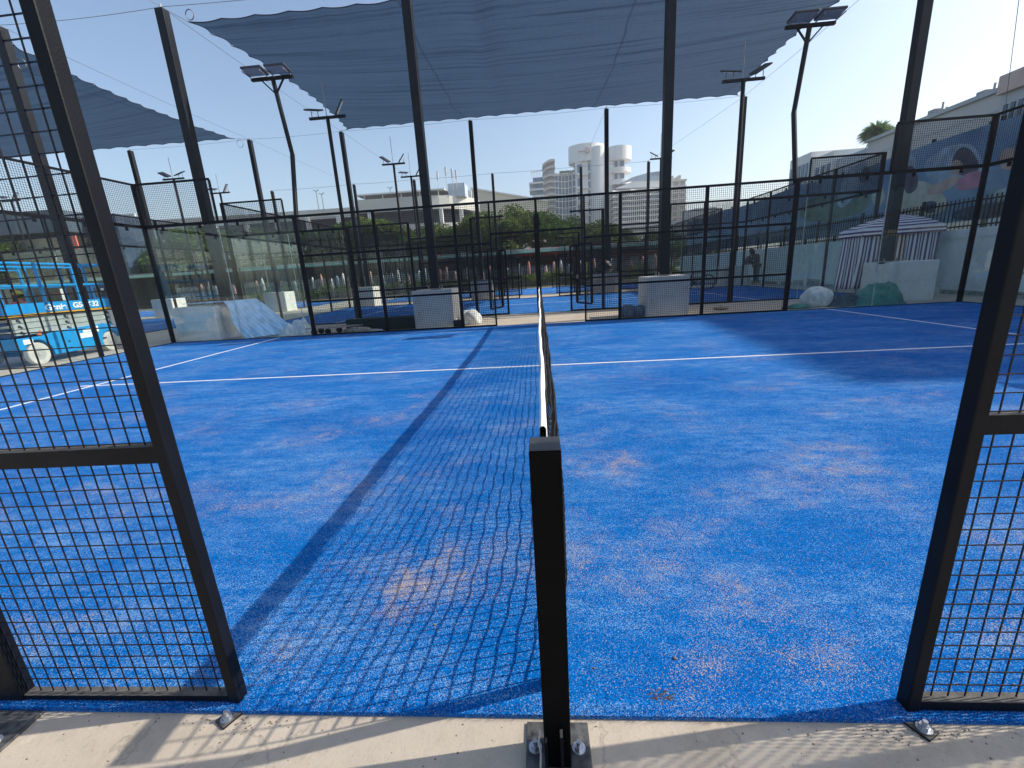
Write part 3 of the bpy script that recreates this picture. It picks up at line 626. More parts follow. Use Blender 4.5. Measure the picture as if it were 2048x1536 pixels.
m = MB(); n = 40; ys = [-4+i*(40/n) for i in range(n+1)]; rr = random.Random(2)
tops = [4.28+.05*math.sin(i*.8)+rr.uniform(-.03,.03) for i in range(n+1)]
for i in range(n):
    a = (HX, ys[i], 1.95); b_ = (HX, ys[i+1], 1.95); c = (HX, ys[i+1], tops[i+1]); d = (HX, ys[i], tops[i]); k = len(m.v)
    m.v += [a, b_, c, d]+[(q[0]+.02, q[1], q[2]) for q in (a, b_, c, d)]
    m.f += [(k,k+3,k+2,k+1),(k+4,k+5,k+6,k+7),(k+3,k+7,k+6,k+2),(k,k+1,k+5,k+4)]; m.mi += [0]*4
bm = mat('printed_blue_banner', (.25,.39,.52), .7, nscale=.9, base2=(.11,.21,.34), namt=.2); m.build('banner_sheet', bm, r)
m = MB()
for i in range(0, n+1, 2): m.bar((HX+.06, ys[i], 0), (HX+.06, ys[i], tops[i]+.1), .07, .07)
m.build('banner_frame', BLACKP, r)
pc = {'skin': mat('print_skin', (.50,.36,.30), .7, nscale=3, namt=.2), 'pink': mat('print_pink', (.50,.20,.27), .7, nscale=3, namt=.25), 'dark': mat('print_dark', (.10,.09,.12), .7, nscale=3, namt=.3),
      'cream': mat('print_cream', (.52,.52,.42), .7, nscale=3, namt=.2), 'pale': mat('print_pale', (.34,.45,.54), .7, nscale=3, namt=.3), 'navy': mat('print_navy', (.03,.06,.12), .7, nscale=2, namt=.4), 'green': mat('print_green', (.16,.22,.16), .7, nscale=2, namt=.4)}
def blob(pts, c, off):
    P_ = [atx(px, py, HX-off) for px, py in pts]
    for _ in range(3):
        P_ = [q for i in range(len(P_)) for q in (P_[i]*.75+P_[(i+1) % len(P_)]*.25, P_[i]*.25+P_[(i+1) % len(P_)]*.75)]
    m = MB(); m.prism([(p.y, p.z) for p in P_], HX-off, HX-off+.003, 'x')
    m.build('printed_shape', pc[c], r)
blob([(1840,330),(1880,300),(1900,290),(1940,285),(1958,305),(1972,345),(1935,352),(1910,360),(1890,375),(1870,372)], 'pale', .006)
blob([(1900,332),(1912,300),(1930,292),(1948,305),(1960,335),(1950,350),(1915,352)], 'dark', .012)
blob([(1898,338),(1908,318),(1924,322),(1930,345),(1908,352)], 'skin', .018)
blob([(1922,350),(1966,338),(1975,368),(1930,382),(1908,378)], 'pink', .014)
blob([(1858,375),(1905,352),(1922,352),(1912,370),(1870,392),(1852,388)], 'skin', .016)
blob([(1795,392),(1812,365),(1850,360),(1878,380),(1895,400),(1888,430),(1800,432),(1790,412)], 'cream', .010)
blob([(1800,345),(1815,330),(1832,335),(1838,375),(1815,392),(1805,370)], 'dark', .016)
blob([(1808,300),(1825,300),(1835,330),(1820,390),(1805,385)], 'pale', .008)
blob([(1842,405),(1876,400),(1870,425),(1850,428)], 'navy', .014)
blob([(1690,345),(1720,325),(1735,322),(1738,345),(1705,400),(1680,420),(1672,400)], 'pale', .006)
blob([(1716,352),(1736,326),(1742,362),(1722,368)], 'dark', .012)
blob([(1600,400),(1700,380),(1740,380),(1735,430),(1600,450)], 'green', .005)
blob([(1740,385),(1765,370),(1772,400),(1750,420)], 'cream', .010)
blob([(1998,300),(2040,292),(2047,330),(2000,345)], 'skin', .006)
blob([(1985,380),(2047,370),(2047,405),(1990,410)], 'pale', .006)
blob([(1905,420),(1985,405),(2047,395),(2047,430),(1905,445)], 'navy', .006)

# ------------------------------------------------------------------ striped tent
ST_V = stripe_material('striped_cloth_vertical', 0, 8.5, (.70,.70,.72), (.10,.06,.17)); ST_B = stripe_material('striped_cloth_brown', 0, 8.5, (.74,.72,.68), (.20,.09,.05))
ST_H = stripe_material('striped_cloth_roof', 1, 9.5, (.70,.70,.74), (.08,.05,.17))
def uvgrid(fn, nu, nv, name, m, parent, UL, VL):
    me = bpy.data.meshes.new(name); v = []; f = []; uv = []
    for j in range(nv+1):
        for i in range(nu+1): v.append(tuple(fn(i/nu, j/nv)))
    for j in range(nv):
        for i in range(nu):
            k = j*(nu+1)+i; f.append((k, k+1, k+nu+2, k+nu+1)); uv += [(i/nu*UL, j/nv*VL), ((i+1)/nu*UL, j/nv*VL), ((i+1)/nu*UL, (j+1)/nv*VL), (i/nu*UL, (j+1)/nv*VL)]
    me.from_pydata(v, [], f); l = me.uv_layers.new(name='UVMap'); l.data.foreach_set('uv', [c for p in uv for c in p])
    me.materials.append(m); me.polygons.foreach_set('use_smooth', [True]*len(f)); o = bpy.data.objects.new(name, me); col.objects.link(o); o.parent = parent
    so_ = o.modifiers.new('thickness', 'SOLIDIFY'); so_.thickness = .004; return o
tr_ = empty('changing_tent', (9.07, 12.15, 0), 'purple and white striped fabric tent behind the shaded block on the right', 'tent')
TW, TD, TE, TP = 2.02, .8, 1.88, 2.25
def roof(side):
    c = Vector((TW*.58, TD/2, TP)); cs = [Vector((-.06, -.06, TE)), Vector((TW+.06, -.06, TE+.02)), Vector((TW+.06, TD+.06, TE)), Vector((-.06, TD+.06, TE))]
    a, b = cs[side], cs[(side+1) % 4]
    def f(u, v):
        e = a.lerp(b, u); p = e.lerp(c+(b-a)*(u-.5)*.02, v)
        p.z += .06*math.sin(math.pi*v)-.02*math.sin(math.pi*u)*(1-v); return p
    return f
for s_ in range(4): uvgrid(roof(s_), 12, 10, 'roof_panel', ST_H, tr_, 1, .75)
def val(side):
    cs = [Vector((-.07, -.07, TE)), Vector((TW+.07, -.07, TE+.02)), Vector((TW+.07, TD+.07, TE)), Vector((-.07, TD+.07, TE))]; a, b = cs[side], cs[(side+1) % 4]
    def f(u, v):
        p = a.lerp(b, u); p.z -= .2*v; d = (b-a).normalized(); p += Vector((d.y, -d.x, 0))*(.012*math.sin(u*26)*v+.015*v); return p
    return f
for s_ in range(4): uvgrid(val(s_), 40, 4, 'valance', ST_H, tr_, 1, .21)
def curtain(a, b, z0, z1, flare, ph):
    a, b = Vector(a), Vector(b)
    def f(u, v):
        p = a.lerp(b, u); d = (b-a).normalized(); n = Vector((d.y, -d.x, 0))
        p += n*(.035*math.sin(u*(b-a).length*19+ph+v*.6)*(1-v*.4)) + Vector(flare)*(1-v)**1.6*(1-u)*1.0; p.z = z0+(z1-z0)*v; return p
    return f
uvgrid(curtain((-.02, 0, 0), (.45, 0, 0), .28, TE-.1, (-.16, -.05, 0), 0), 50, 14, 'curtain', ST_V, tr_, .55, 1)
uvgrid(curtain((.42, .03, 0), (1.22, .03, 0), .25, TE-.1, (.0, 0, 0), 1), 70, 12, 'curtain', ST_B, tr_, 1.0, 1)
uvgrid(curtain((1.18, 0, 0), (2.02, 0, 0), .25, TE-.1, (0, 0, 0), 2), 70, 12, 'curtain', ST_V, tr_, 1.05, 1)
uvgrid(curtain((-.02, TD, 0), (-.02, 0, 0), .25, TE-.1, (-.1, 0, 0), 0), 60, 10, 'curtain', ST_V, tr_, 1.1, 1)
uvgrid(curtain((TW, 0, 0), (TW, TD, 0), .25, TE-.1, (0, 0, 0), 0), 60, 10, 'curtain', ST_V, tr_, 1.1, 1)
for (x, y) in ((0, 0), (TW, 0), (TW, TD), (0, TD)):
    m = MB(); m.bar((x, y, 0), (x, y, TE-.01), .03); m.build('leg', GALV, tr_)

# ------------------------------------------------------------------ debris and bags in the gap
BAGW = mat('white_woven_sack', (.62,.64,.62), .7, nscale=9, namt=.25, bump=.5, bscale=30); BAGB = mat('grey_blue_sack', (.13,.19,.26), .6, nscale=8, namt=.35, bump=.6, bscale=24)
TARP = mat('light_blue_tarp', (.36,.56,.78), .55, nscale=5, namt=.18, bump=.5, bscale=12); GTARP = mat('green_tarp', (.05,.20,.16), .6, nscale=5, namt=.3, bump=.6, bscale=14)
PLAS = mat('clear_plastic_sheet', (.50,.56,.60), .35, nscale=9, namt=.25, bump=.8, bscale=20)
def lump(name, loc, rad, sq, m_, label, cat, seed, amp=.22, grp=None, n=20):
    m = MB(); m.lump((0, 0, 0), rad, seed, sq, n, min(amp, .26), 1.35); return thing(name, m, m_, label, cat, grp, loc=loc, smooth=True)
lump('rubble_sack', (-1.92, 10.8, -.015), .28, (1.05, .8, 1.0), BAGW, 'white rubble sack slumped beside the grey block left of the net', 'sack', 1)
lump('rubble_sack', (2.32, 10.62, -.015), .20, (1, .9, 1.1), BAGB, 'grey blue sack at the left foot of the wide block, left of its pair', 'sack', 2)
lump('rubble_sack', (2.62, 10.55, -.015), .20, (1.1, .9, 1.0), BAGB, 'dark tied sack against the wide block, right of its pair', 'sack', 3)
lump('rubble_sack', (7.15, 10.75, -.015), .33, (1.15, .9, 1.0), BAGW, 'bulging white sack on the floor behind the right glass', 'sack', 4, .16)
def heap(name, x0, y0, w_, d_, prof, m_, label, cat, seed, fold=.05):
    rr = np.random.RandomState(seed); ph = rr.rand(6)*6.28
    def f(u, v):
        x = x0+u*w_; y = y0+v*d_; e = min(1, 6*min(u, 1-u, v, 1-v)+.0)
        z = np.interp(u, [q[0] for q in prof], [q[1] for q in prof])*(1-abs(2*v-1.1)**2*.75)
        z += (fold*abs(math.sin(u*13+v*5+ph[0]))+fold*.7*abs(math.sin(v*11-u*17+ph[1]))+fold*.4*abs(math.sin(u*31+v*23+ph[2])))*e
        x += .04*math.sin(v*9+ph[3])*(1-e*.5); y += .05*math.sin(u*11+ph[4])
        return Vector((x, y, max(0, z*min(1, e*1.6))-.012))
    r = empty(name, (0, 0, 0), label, cat); uvgrid(f, 70, 34, 'sheet', m_, r, 1, 1)
heap('green_tarp', 7.85, 10.25, 1.25, .75, [(0,.05),(.25,.2),(.5,.42),(.8,.45),(1,.1)], GTARP, 'crumpled green tarp heaped against the shaded block', 'tarp', 5)
heap('grey_cloth', 7.25, 10.35, .95, .6, [(0,.03),(.5,.16),(.8,.2),(1,.08)], mat('dark_grey_cloth', (.05,.08,.08), .8, nscale=8, namt=.4, bump=.6), 'dark low cloth between the white sack and the green heap', 'cloth', 6)
lump('plastic_sheet', (6.55, 10.5, -.015), .2, (1.6, .7, .35), GTARP, 'flat green scrap left of the bulging white sack', 'plastic sheet', 8, .4)
heap('plastic_sheet', -7.45, 10.3, 1.05, .6, [(0,.05),(.35,.16),(.6,.22),(.8,.3),(1,.05)], PLAS, 'crumpled clear plastic sheet at the foot of the blue tarp', 'plastic sheet', 7, .09)
lump('cloth_scrap', (4.95, 11.2, -.015), .13, (1.5, 1, .4), mat('brown_scrap', (.30,.22,.15), .9, nscale=9, namt=.4), 'small brown scrap lying on the concrete behind the right mesh', 'scrap', 9)
lump('black_bundle', (3.42, 22.2, 1.03), .38, (1.1, .8, 1), mat('black_bag', (.012,.013,.02), .4, nscale=8, namt=.3, bump=.5), 'black bundle on top of the second row block right of the opening', 'bundle', 11)
m = MB(); m.box(-.14, -.08, 0, .14, .08, .21); m.cyl((.0, -.085, .03), (0, -.075, .03), .012, 8); thing('speaker_box', m, mat('matt_black', (.01,.011,.013), .5), 'small black box on the floor at the right foot of the grey block', 'box', loc=(-2.12, 10.12, -.015), bevel=.008)
# tarp draped over the block and sloping down
def tarp():
    r = empty('tarp', (0, 0, 0), 'light blue tarp draped over the left block and sloping down to the floor', 'tarp')
    T0, T1, B0, B1 = at(446, 603, 10.40), at(512, 597, 10.95), at(486, 679, 10.12), at(594, 664, 10.5)
    def f(u, v):
        a, b = T0.lerp(T1, u), B0.lerp(B1, u); p = a.lerp(b, v)
        k = math.sin(math.pi*min(1, v*1.05)); p.z += .04*k
        fold = .030*abs(math.sin(u*15+v*3.5))+.018*abs(math.sin(u*31-v*7+1))+.02*math.sin(v*9+u*5)*k
        p += Vector((.45, -.75, .45))*fold*(.35+.65*v); p.x += .05*math.sin(v*8)*(1-u)
        p.z = max(-.005+.012*abs(math.sin(u*40)), p.z); return p
    uvgrid(f, 70, 50, 'tarp_sheet', TARP, r, 1, 1)
    Tb = [(-9.75, 10.6), (-8.86, 10.95)]
    def g(u, v):      # part lying over the top of the block
        x = -9.7+u*.92; y = 10.26+v*.75+.05*math.sin(u*12); z = .99+.018*abs(math.sin(u*17+v*6))+.012*abs(math.sin(v*21-u*8))
        return Vector((x+v*.1, y, z))
    uvgrid(g, 40, 24, 'tarp_top', TARP, r, 1, 1)
tarp()
m = MB(); m.box(-.0, 0, 0, 2.0, .35, .34); thing('rolled_mat', m, mat('dark_green_mat', (.012,.028,.026), .8, nscale=14, namt=.4), 'long dark green folded mat on the floor left of the grey block', 'mat', loc=(-5.35, 10.5, -.015), bevel=.03)
r = empty('hand_trolley', (-5.75, 10.35, -.015), 'flat trolley carrying boards on small black wheels at the foot of the left mesh', 'trolley')
m = MB(); m.prism([(-.55, -.25), (.35, -.3), (.95, .2), (.1, .3)], .17, .20); m.build('deck', mat('worn_board', (.40,.38,.33), .8, nscale=7, namt=.25), r)
for (x, y) in ((-.35, -.18), (.05, -.2), (-.3, .12), (.2, .15)):
    m = MB(); m.cyl((x, y-.025, .08), (x, y+.025, .08), .08, 16); m.cyl((x, y-.03, .08), (x, y+.03, .08), .03, 10); m.build('wheel', mat('black_rubber', (.015,.015,.016), .7), r)
lump('rubble_heap', (-5.0, 10.35, -.015), .2, (1.9, .8, .5), mat('grey_rubble', (.38,.36,.33), .9, nscale=12, namt=.4, bump=.7), 'low heap of grey rubble and cuttings beside the trolley', 'rubble', 14, .5, n=20)
lump('rubble_heap', (-4.45, 10.3, -.015), .12, (1.7, .8, .4), BAGW, 'torn white paper scraps at the end of the rubble', 'scrap', 15, .5)
m = MB(); m.box(0, 0, 0, .12, .06, .5); thing('timber_offcut', m, mat('pale_timber', (.52,.44,.30), .8, nscale=8, namt=.2), 'pale timber offcut leaning by the left mesh post', 'timber', loc=(-6.3, 10.4, -.015))
m = MB(); m.bar((0, 0, 0), (1.5, .1, .08), .12, .05); thing('plank', m, MATS['pale_timber'], 'pale plank laid across before the second row block', 'plank', loc=(2.35, 21.65, .62))
m = MB(); m.box(0, 0, 0, .05, .05, .62); m.box(.1+1.2, 0, 0, 1.35, .05, .68); thing('trestle', m, MATS['pale_timber'], 'two timber legs carrying the pale plank', 'trestle', loc=(2.45, 21.66, -.015))
LIME = mat('lime_foam', (.42,.60,.05), .7, nscale=6, namt=.1)
for (px, a, b_, Y, lb) in ((1154, 530, 572, 24.2, 'left bright lime foam sleeve on a fence post of the third court'), (1172, 525, 556, 26.0, 'right shorter green foam sleeve behind the third court fence')):
    p = at(px, a, Y); q = at(px, b_, Y); m = MB(); m.cyl((0, 0, q.z), (0, 0, p.z), .065, 12); thing('foam_sleeve', m, LIME, lb, 'foam sleeve', 'lime foam sleeves', loc=(p.x, p.y, 0), bevel=.01)

# ------------------------------------------------------------------ bicycle
def bicycle():
    r = empty('bicycle', (7.15, 19.5, 0), 'dark bicycle standing at the far side of the second court', 'bicycle'); r.rotation_euler.z = .12
    RB = MATS['black_rubber']
    for x in (-.52, .52):
        m = MB(); m.tube([(x+.33*math.cos(t*math.pi/16), 0, .35+.33*math.sin(t*math.pi/16)) for t in range(33)], .026, 8, False); wv = m.build('wheel', RB, r)
        m = MB()
        for t in range(10): m.bar((x, 0, .35), (x+.31*math.cos(t*.628), 0, .35+.31*math.sin(t*.628)), .004, .004, False)
        m.cyl((x, -.03, .35), (x, .03, .35), .025, 10); m.build('spokes', STEEL, wv)
    F = mat('maroon_frame', (.10,.03,.03), .35)
    m = MB()
    for a, b in (((-.52,0,.35),(-.1,0,.33)), ((-.1,0,.33),(-.2,0,.86)), ((-.52,0,.35),(-.19,0,.8)), ((-.19,0,.78),(.34,0,.8)), ((-.1,0,.33),(.36,0,.72)), ((.34,0,.92),(.52,0,.35))): m.tube([a, b], .018, 8)
    m.build('frame', F, r)
    m = MB(); m.tube([(.33,-.28,.98),(.32,-.1,.96),(.33,0,.92),(.32,.1,.96),(.33,.28,.98)], .014, 8); m.build('handlebar', DK, r)
    m = MB(); m.lump((-.22, 0, .84), .12, 3, (1.1, .6, .3), 8, .05); m.build('saddle', RB, r)
    m = MB(); m.cyl((-.1, -.03, .33), (-.1, .03, .33), .09, 16); m.bar((-.1,-.05,.33),(-.02,-.05,.18),.015).bar((-.1,.05,.33),(-.18,.05,.48),.015); m.build('crank', DK, r)
bicycle()

# ------------------------------------------------------------------ people
def skin_obj(name, pts, edges, rad, m, parent, root=0, sub=2):
    me = bpy.data.meshes.new(name); me.from_pydata(pts, edges, []); me.materials.append(m)
    o = bpy.data.objects.new(name, me); col.objects.link(o); o.parent = parent
    sk = o.modifiers.new('skin', 'SKIN'); sv = me.skin_vertices[0].data
    for i, r_ in enumerate(rad): sv[i].radius = r_ if isinstance(r_, tuple) else (r_, r_)
    for i in range(len(pts)): sv[i].use_root = (i == root)
    ss = o.modifiers.new('subsurf', 'SUBSURF'); ss.levels = sub; ss.render_levels = sub; sk.use_smooth_shade = True
    return o
SKIN = mat('skin', (.30,.17,.10), .6)
def person(loc, rz, label, shirt, trousers, hat=None, hatkind='cap', pose=None, scale=1.0, hair=(.02,.015,.012)):
    """pose keys move joints: lean forward etc; person faces -y"""
    r = empty('person', loc, label, 'person', 'people on site'); r.rotation_euler.z = rz; r.scale = (scale,)*3
    J = dict(pel=(0,0,.93), wst=(0,0,1.08), chs=(0,0,1.28), nck=(0,0,1.47), hdb=(0,-.01,1.55), hdt=(0,-.015,1.70),
             shl=(.17,0,1.40), ell=(.25,.0,1.13), wrl=(.24,-.12,.90), hal=(.24,-.15,.82), shr=(-.17,0,1.40), elr=(-.25,0,1.13), wrr=(-.24,-.12,.90), har=(-.24,-.15,.82),
             hpl=(.09,0,.88), knl=(.11,-.01,.49), anl=(.11,.02,.09), tol=(.12,-.15,.03), hpr=(-.09,0,.88), knr=(-.11,-.01,.49), anr=(-.11,.02,.09), tor=(-.12,-.15,.03))
    J.update(pose or {})
    K = list(J); I = {k: i for i, k in enumerate(K)}
    E_ = [('pel','wst'),('wst','chs'),('chs','nck'),('nck','hdb'),('hdb','hdt'),('chs','shl'),('shl','ell'),('ell','wrl'),('wrl','hal'),('chs','shr'),('shr','elr'),('elr','wrr'),('wrr','har'),
          ('pel','hpl'),('hpl','knl'),('knl','anl'),('anl','tol'),('pel','hpr'),('hpr','knr'),('knr','anr'),('anr','tor')]
    rad = dict(pel=(.13,.10), wst=(.12,.09), chs=(.15,.10), nck=.05, hdb=(.075,.08), hdt=(.075,.09), shl=.06, ell=.042, wrl=.03, hal=.035, shr=.06, elr=.042, wrr=.03, har=.035, hpl=.085, knl=.055, anl=.038, tol=.032, hpr=.085, knr=.055, anr=.038, tor=.032)
    skin_obj('body', [J[k] for k in K], [(I[a], I[b]) for a, b in E_], [rad[k] for k in K], SKIN, r)
    def sub(keys, nm, m_, grow, root):
        ks = [k for k in K if k in keys]; ix = {k: i for i, k in enumerate(ks)}
        def g(v): return tuple(a+grow for a in v) if isinstance(v, tuple) else v+grow
        skin_obj(nm, [J[k] for k in ks], [(ix[a], ix[b]) for a, b in E_ if a in ix and b in ix], [g(rad[k]) for k in ks], m_, r, ix[root])
    sub(('pel','wst','chs','shl','ell','wrl','shr','elr','wrr'), 'shirt', shirt, .02, 'pel')
    sub(('pel','hpl','knl','anl','hpr','knr','anr'), 'trousers', trousers, .022, 'pel')
    hp = Vector(J['hdt']); hb = Vector(J['hdb']); u = (hp-hb).normalized()
    m = MB(); c = hb.lerp(hp, .62)
    m.lump((0, 0, 0), .105, 1, (1, 1.12, .95), 10, .0, flat=False); o = m.build('hair', mat('hair_dark', hair, .8), r, smooth=True); o.location = c+u*.02-Vector((0, -.012, .07)); 
    for sx in (-1, 1):
        for key in (('shl','ell','wrl','hal') if sx > 0 else ('shr','elr','wrr','har'),):
            h = Vector(J[key[3]]); w_ = Vector(J[key[2]]); d = (h-w_).normalized(); s2 = d.cross(Vector((0,1,0))); s2 = s2.normalized() if s2.length > .1 else Vector((1,0,0))
            m = MB()
            for q in range(4):
                b0 = h+s2*(q-1.5)*.018; m.tube([b0, b0+d*(.04+.006*(q in (1, 2)))+Vector((0,-.008,0)), b0+d*.07+Vector((0,-.022,0))], [.009,.008,.007], 6)
            m.tube([w_+s2*.02, w_+s2*.045+d*.04], [.011,.008], 6); m.build('fingers', SKIN, r)
    if hat:
        m = MB(); n_ = 12
        m.lump((0, 0, 0), .125 if hatkind == 'helmet' else .112, 2, (1, 1.15, .8), 10, .0, flat=False)
        if hatkind == 'helmet': m.tube([(.13*math.cos(t*.3927), .15*math.sin(t*.3927)-.01, .045) for t in range(17)], .013, 6, False)
        if hatkind == 'brim': m.cyl((0, 0, .03), (0, 0, .045), .2, 20)
        if hatkind != 'brim': m.box(-.07, -.2, .045, .07, -.09, .06)
        o = m.build('hat', hat, r, smooth=True); o.location = c+u*.05-Vector((0, 0, .055))
    m = MB(); hd = c+Vector((0, -.085, -.03)); m.lump((hd.x, hd.y-.005, hd.z-.01), .014, 1, (1, 1.3, 1.4), 6, 0, flat=False); m.build('nose', SKIN, r, smooth=True)
    m = MB()
    for sx in (-1, 1): m.lump((hd.x+sx*.028, hd.y+.004, hd.z+.02), .009, 1, (1.2, .6, .7), 6, 0, flat=False)
    m.build('eyes', DK, r, smooth=True)
    m = MB(); m.box(hd.x-.02, hd.y+.0, hd.z-.05, hd.x+.02, hd.y+.008, hd.z-.043); m.build('mouth', mat('lip', (.22,.08,.07), .6), r)
    return r
navy = mat('navy_workwear', (.035,.055,.075), .8, nscale=12, namt=.3); grey = mat('grey_workwear', (.07,.075,.09), .8, nscale=12, namt=.3); dkt = mat('dark_trousers', (.02,.025,.035), .8, nscale=12, namt=.3)
lean = dict(chs=(0,-.12,1.24), nck=(0,-.24,1.40), hdb=(0,-.29,1.46), hdt=(0,-.36,1.58), wst=(0,-.03,1.07), shl=(.17,-.15,1.34), shr=(-.17,-.15,1.34), ell=(.2,-.27,1.10), wrl=(.14,-.42,1.02), hal=(.12,-.49,1.0), elr=(-.2,-.27,1.10), wrr=(-.14,-.42,1.02), har=(-.12,-.49,1.0),
            knl=(.11,-.14,.49), anl=(.11,-.05,.09), tol=(.12,-.22,.03), knr=(-.11,.12,.48), anr=(-.11,.28,.09), tor=(-.12,.12,.03))
person((10.35, 22.05, 0), 1.45, 'worker in navy clothes leaning forward, the left of two by the white wall', navy, dkt, pose=lean)
bend = dict(chs=(0,-.08,1.25), nck=(0,-.19,1.43), hdb=(0,-.25,1.49), hdt=(0,-.33,1.62), shl=(.17,-.1,1.37), shr=(-.17,-.1,1.37), ell=(.21,-.16,1.10), wrl=(.15,-.32,1.0), hal=(.13,-.38,.98), elr=(-.21,-.16,1.10), wrr=(-.15,-.32,1.0), har=(-.13,-.38,.98))
person((10.98, 22.1, 0), -1.45, 'worker in grey clothes and dark cap, the right of two by the white wall', grey, grey, mat('dark_cap', (.03,.03,.04), .8), pose=bend, scale=1.03)
hv = mat('green_vest', (.03,.25,.10), .7); tq = mat('turquoise_shirt', (.08,.32,.40), .8); rdm = mat('red_grey_shirt', (.45,.13,.14), .8)
person((-13.25, 7.6, 0), .3, 'worker in a yellow helmet seen through the lift rails at the left edge', hv, dkt, mat('yellow_helmet', (.75,.50,.02), .35), 'helmet', scale=.82)
person((-14.2, 10.1, 0), .5, 'worker in a dark yellow brimmed hat and red shirt behind the lift', rdm, dkt, mat('straw_hat', (.35,.33,.08), .8), 'brim', scale=.92)
person((-13.55, 10.7, 0), -.5, 'worker in a crimson cap and turquoise shirt behind the lift', tq, dkt, mat('crimson_cap', (.38,.03,.08), .7), 'cap', scale=.88)

# ------------------------------------------------------------------ scissor lift
def lift():
    # local: +x along length (0 .. 2.55) away from camera, y 0 = side seen from the court, -y away
    p0 = Vector((-10.67, 6.95, 0)); p1 = Vector((-10.98, 9.50, 0)); ang = math.atan2(p1.y-p0.y, p1.x-p0.x)
    r = empty('scissor_lift', (-10.72, 7.02, -.015), 'blue scissor lift with grey folded arms and yellow striped platform behind the left glass', 'scissor lift'); r.rotation_euler.z = ang
    BLU = mat('lift_blue', (.010,.27,.60), .4, nscale=4, namt=.12); BLD = mat('lift_dark_blue', (.01,.08,.22), .5); GRY = mat('lift_grey', (.36,.40,.38), .5, nscale=5, namt=.1); YEL = mat('lift_yellow', (.70,.36,.03), .5); WHT = mat('sticker_white', (.8,.8,.78), .5); TY = mat('grey_tyre', (.50,.49,.45), .8, nscale=8, namt=.15)
    W = 1.15; L = 2.75     # body extends y: 0 .. +W (left of direction = away from the court)
    S = lambda y: y
    def tag_(o): return o
    m = MB()
    # chassis side outline with wheel arches
    pr = [(.05,.60),(.05,.34),(.12,.34)]; pr += [(.44+.30*math.cos(a), .24+.30*math.sin(a)) for a in [math.pi*(1-i/10) for i in range(1, 10)]]; pr += [(.76,.16),(2.0,.16)]
    pr += [(2.28+.27*math.cos(a), .24+.27*math.sin(a)) for a in [math.pi*(1-i/10) for i in range(1, 10)]]; pr += [(2.6,.34),(2.62,.62),(2.2,.70),(.9,.66),(.6,.60)]
    m.prism(pr, 0, W, 'y'); m.build('chassis', BLU, r, bevel=.01)
    for x in (.44, 2.28):
        for y in (.02, W-.14):
            m = MB(); m.cyl((x, y, .24), (x, y+.12, .24), .24, 32); wv = m.build('wheel', TY, r, bevel=.02)
            m = MB(); m.cyl((x, y-.006, .24), (x, y+.005, .24), .13, 24); m.cyl((x, y-.02, .24), (x, y-.0065, .24), .05, 16)
            for q in range(5): a = q*1.257; m.cyl((x+.085*math.cos(a), y-.014, .24+.085*math.sin(a)), (x+.085*math.cos(a), y-.0065, .24+.085*math.sin(a)), .012, 6)
            m.build('hub', mat('hub_grey', (.40,.40,.38), .6), wv)
    # folded scissor arms
    for j in range(3):
        m = MB(); z = .66+j*.125; m.box(.14, .06, z, 1.36, .12, z+.115).box(1.372, .06, z, 2.5, .12, z+.115).box(.14, W-.12, z, 2.5, W-.06, z+.115)
        for x in (.14, 2.5): m.cyl((x, .10, z+.06), (x, W-.1, z+.06), .03, 10)
        m.build('scissor_arm', GRY, r, bevel=.006)
        m = MB()
        for x in (.24, 1.28, 2.40): m.cyl((x, .035, z+.058), (x, .058, z+.058), .024, 12); m.bar((x+.01, .045, z+.05), (x+.05, .045, z+.02), .02)
        m.build('pivot_pin', DK, r)
    m = MB(); m.box(.16, .2, .62, 2.5, W-.2, 1.0); m.build('inner_frame', BLD, r)
    # platform
    m = MB(); m.box(-.02, -.02, 1.04, L-.02, W+.02, 1.085); m.build('platform_edge', YEL, r, bevel=.006)
    m = MB(); m.box(-.02, -.03, 1.09, L-.02, -.0, 1.30).box(-.02, W, 1.09, L-.02, W+.03, 1.30).box(-.03, 0, 1.09, 0, W, 1.30).box(L-.05, 0, 1.09, L-.02, W, 1.30); m.build('toe_board', BLU, r, bevel=.004)
    m = MB()
    for y in (-.01, W+.01):
        for z in (2.12, 1.66): m.tube([(.0, y, z), (1.75, y, z)], .028, 8); m.tube([(1.55, y, z-.0), (L-.04, y, z+.0)], .026, 8)
        for x in (.0, .88, 1.72, 1.86, L-.04): m.bar((x, y, 1.25), (x, y, 2.12), .05, .04)
        m.bar((.02, y, 2.05), (1.72, y, 2.05), .03, .03)
    for x in (.0, L-.04):
        for z in (2.12, 1.66): m.tube([(x, 0, z), (x, W, z)], .026, 8)
        m.bar((x, W/2, 1.25), (x, W/2, 2.12), .05, .04)
    m.build('guard_rail', BLU, r)
    m = MB(); m.box(2.1, .0, 1.31, 2.65, .04, 1.62); m.build('gate_panel', BLD, r)
    m = MB(); m.box(2.18, -.012, 1.36, 2.5, -.002, 1.58); m.build('control_screen', DK, r)
    m = MB(); m.box(2.36, -.016, 1.50, 2.44, -.0125, 1.56); m.build('tag_plate', WHT, r)
    m = MB(); m.box(1.32, .012, 1.32, 1.44, .02, 1.58); m.build('pale_plate', mat('pale_sheet', (.55,.6,.52), .7), r)
    for (a, b, c, d) in ((1.45,.42,1.78,.54), (1.55,.55,1.80,.63), (1.80,.52,1.98,.66), (2.36,.56,2.50,.63), (.16,.47,.36,.57), (2.3,.83,2.46,.87)):
        m = MB(); m.box(a, -.004, b, c, -.001, d) if b < .8 else m.box(a, .055, b, c, .058, d); m.build('sticker', WHT, r)
    m = MB(); m.cyl((.62, .1, .62), (.62, .1, .72), .05, 12); m.build('beacon', mat('orange_plastic', (.65,.14,.04), .4), r)
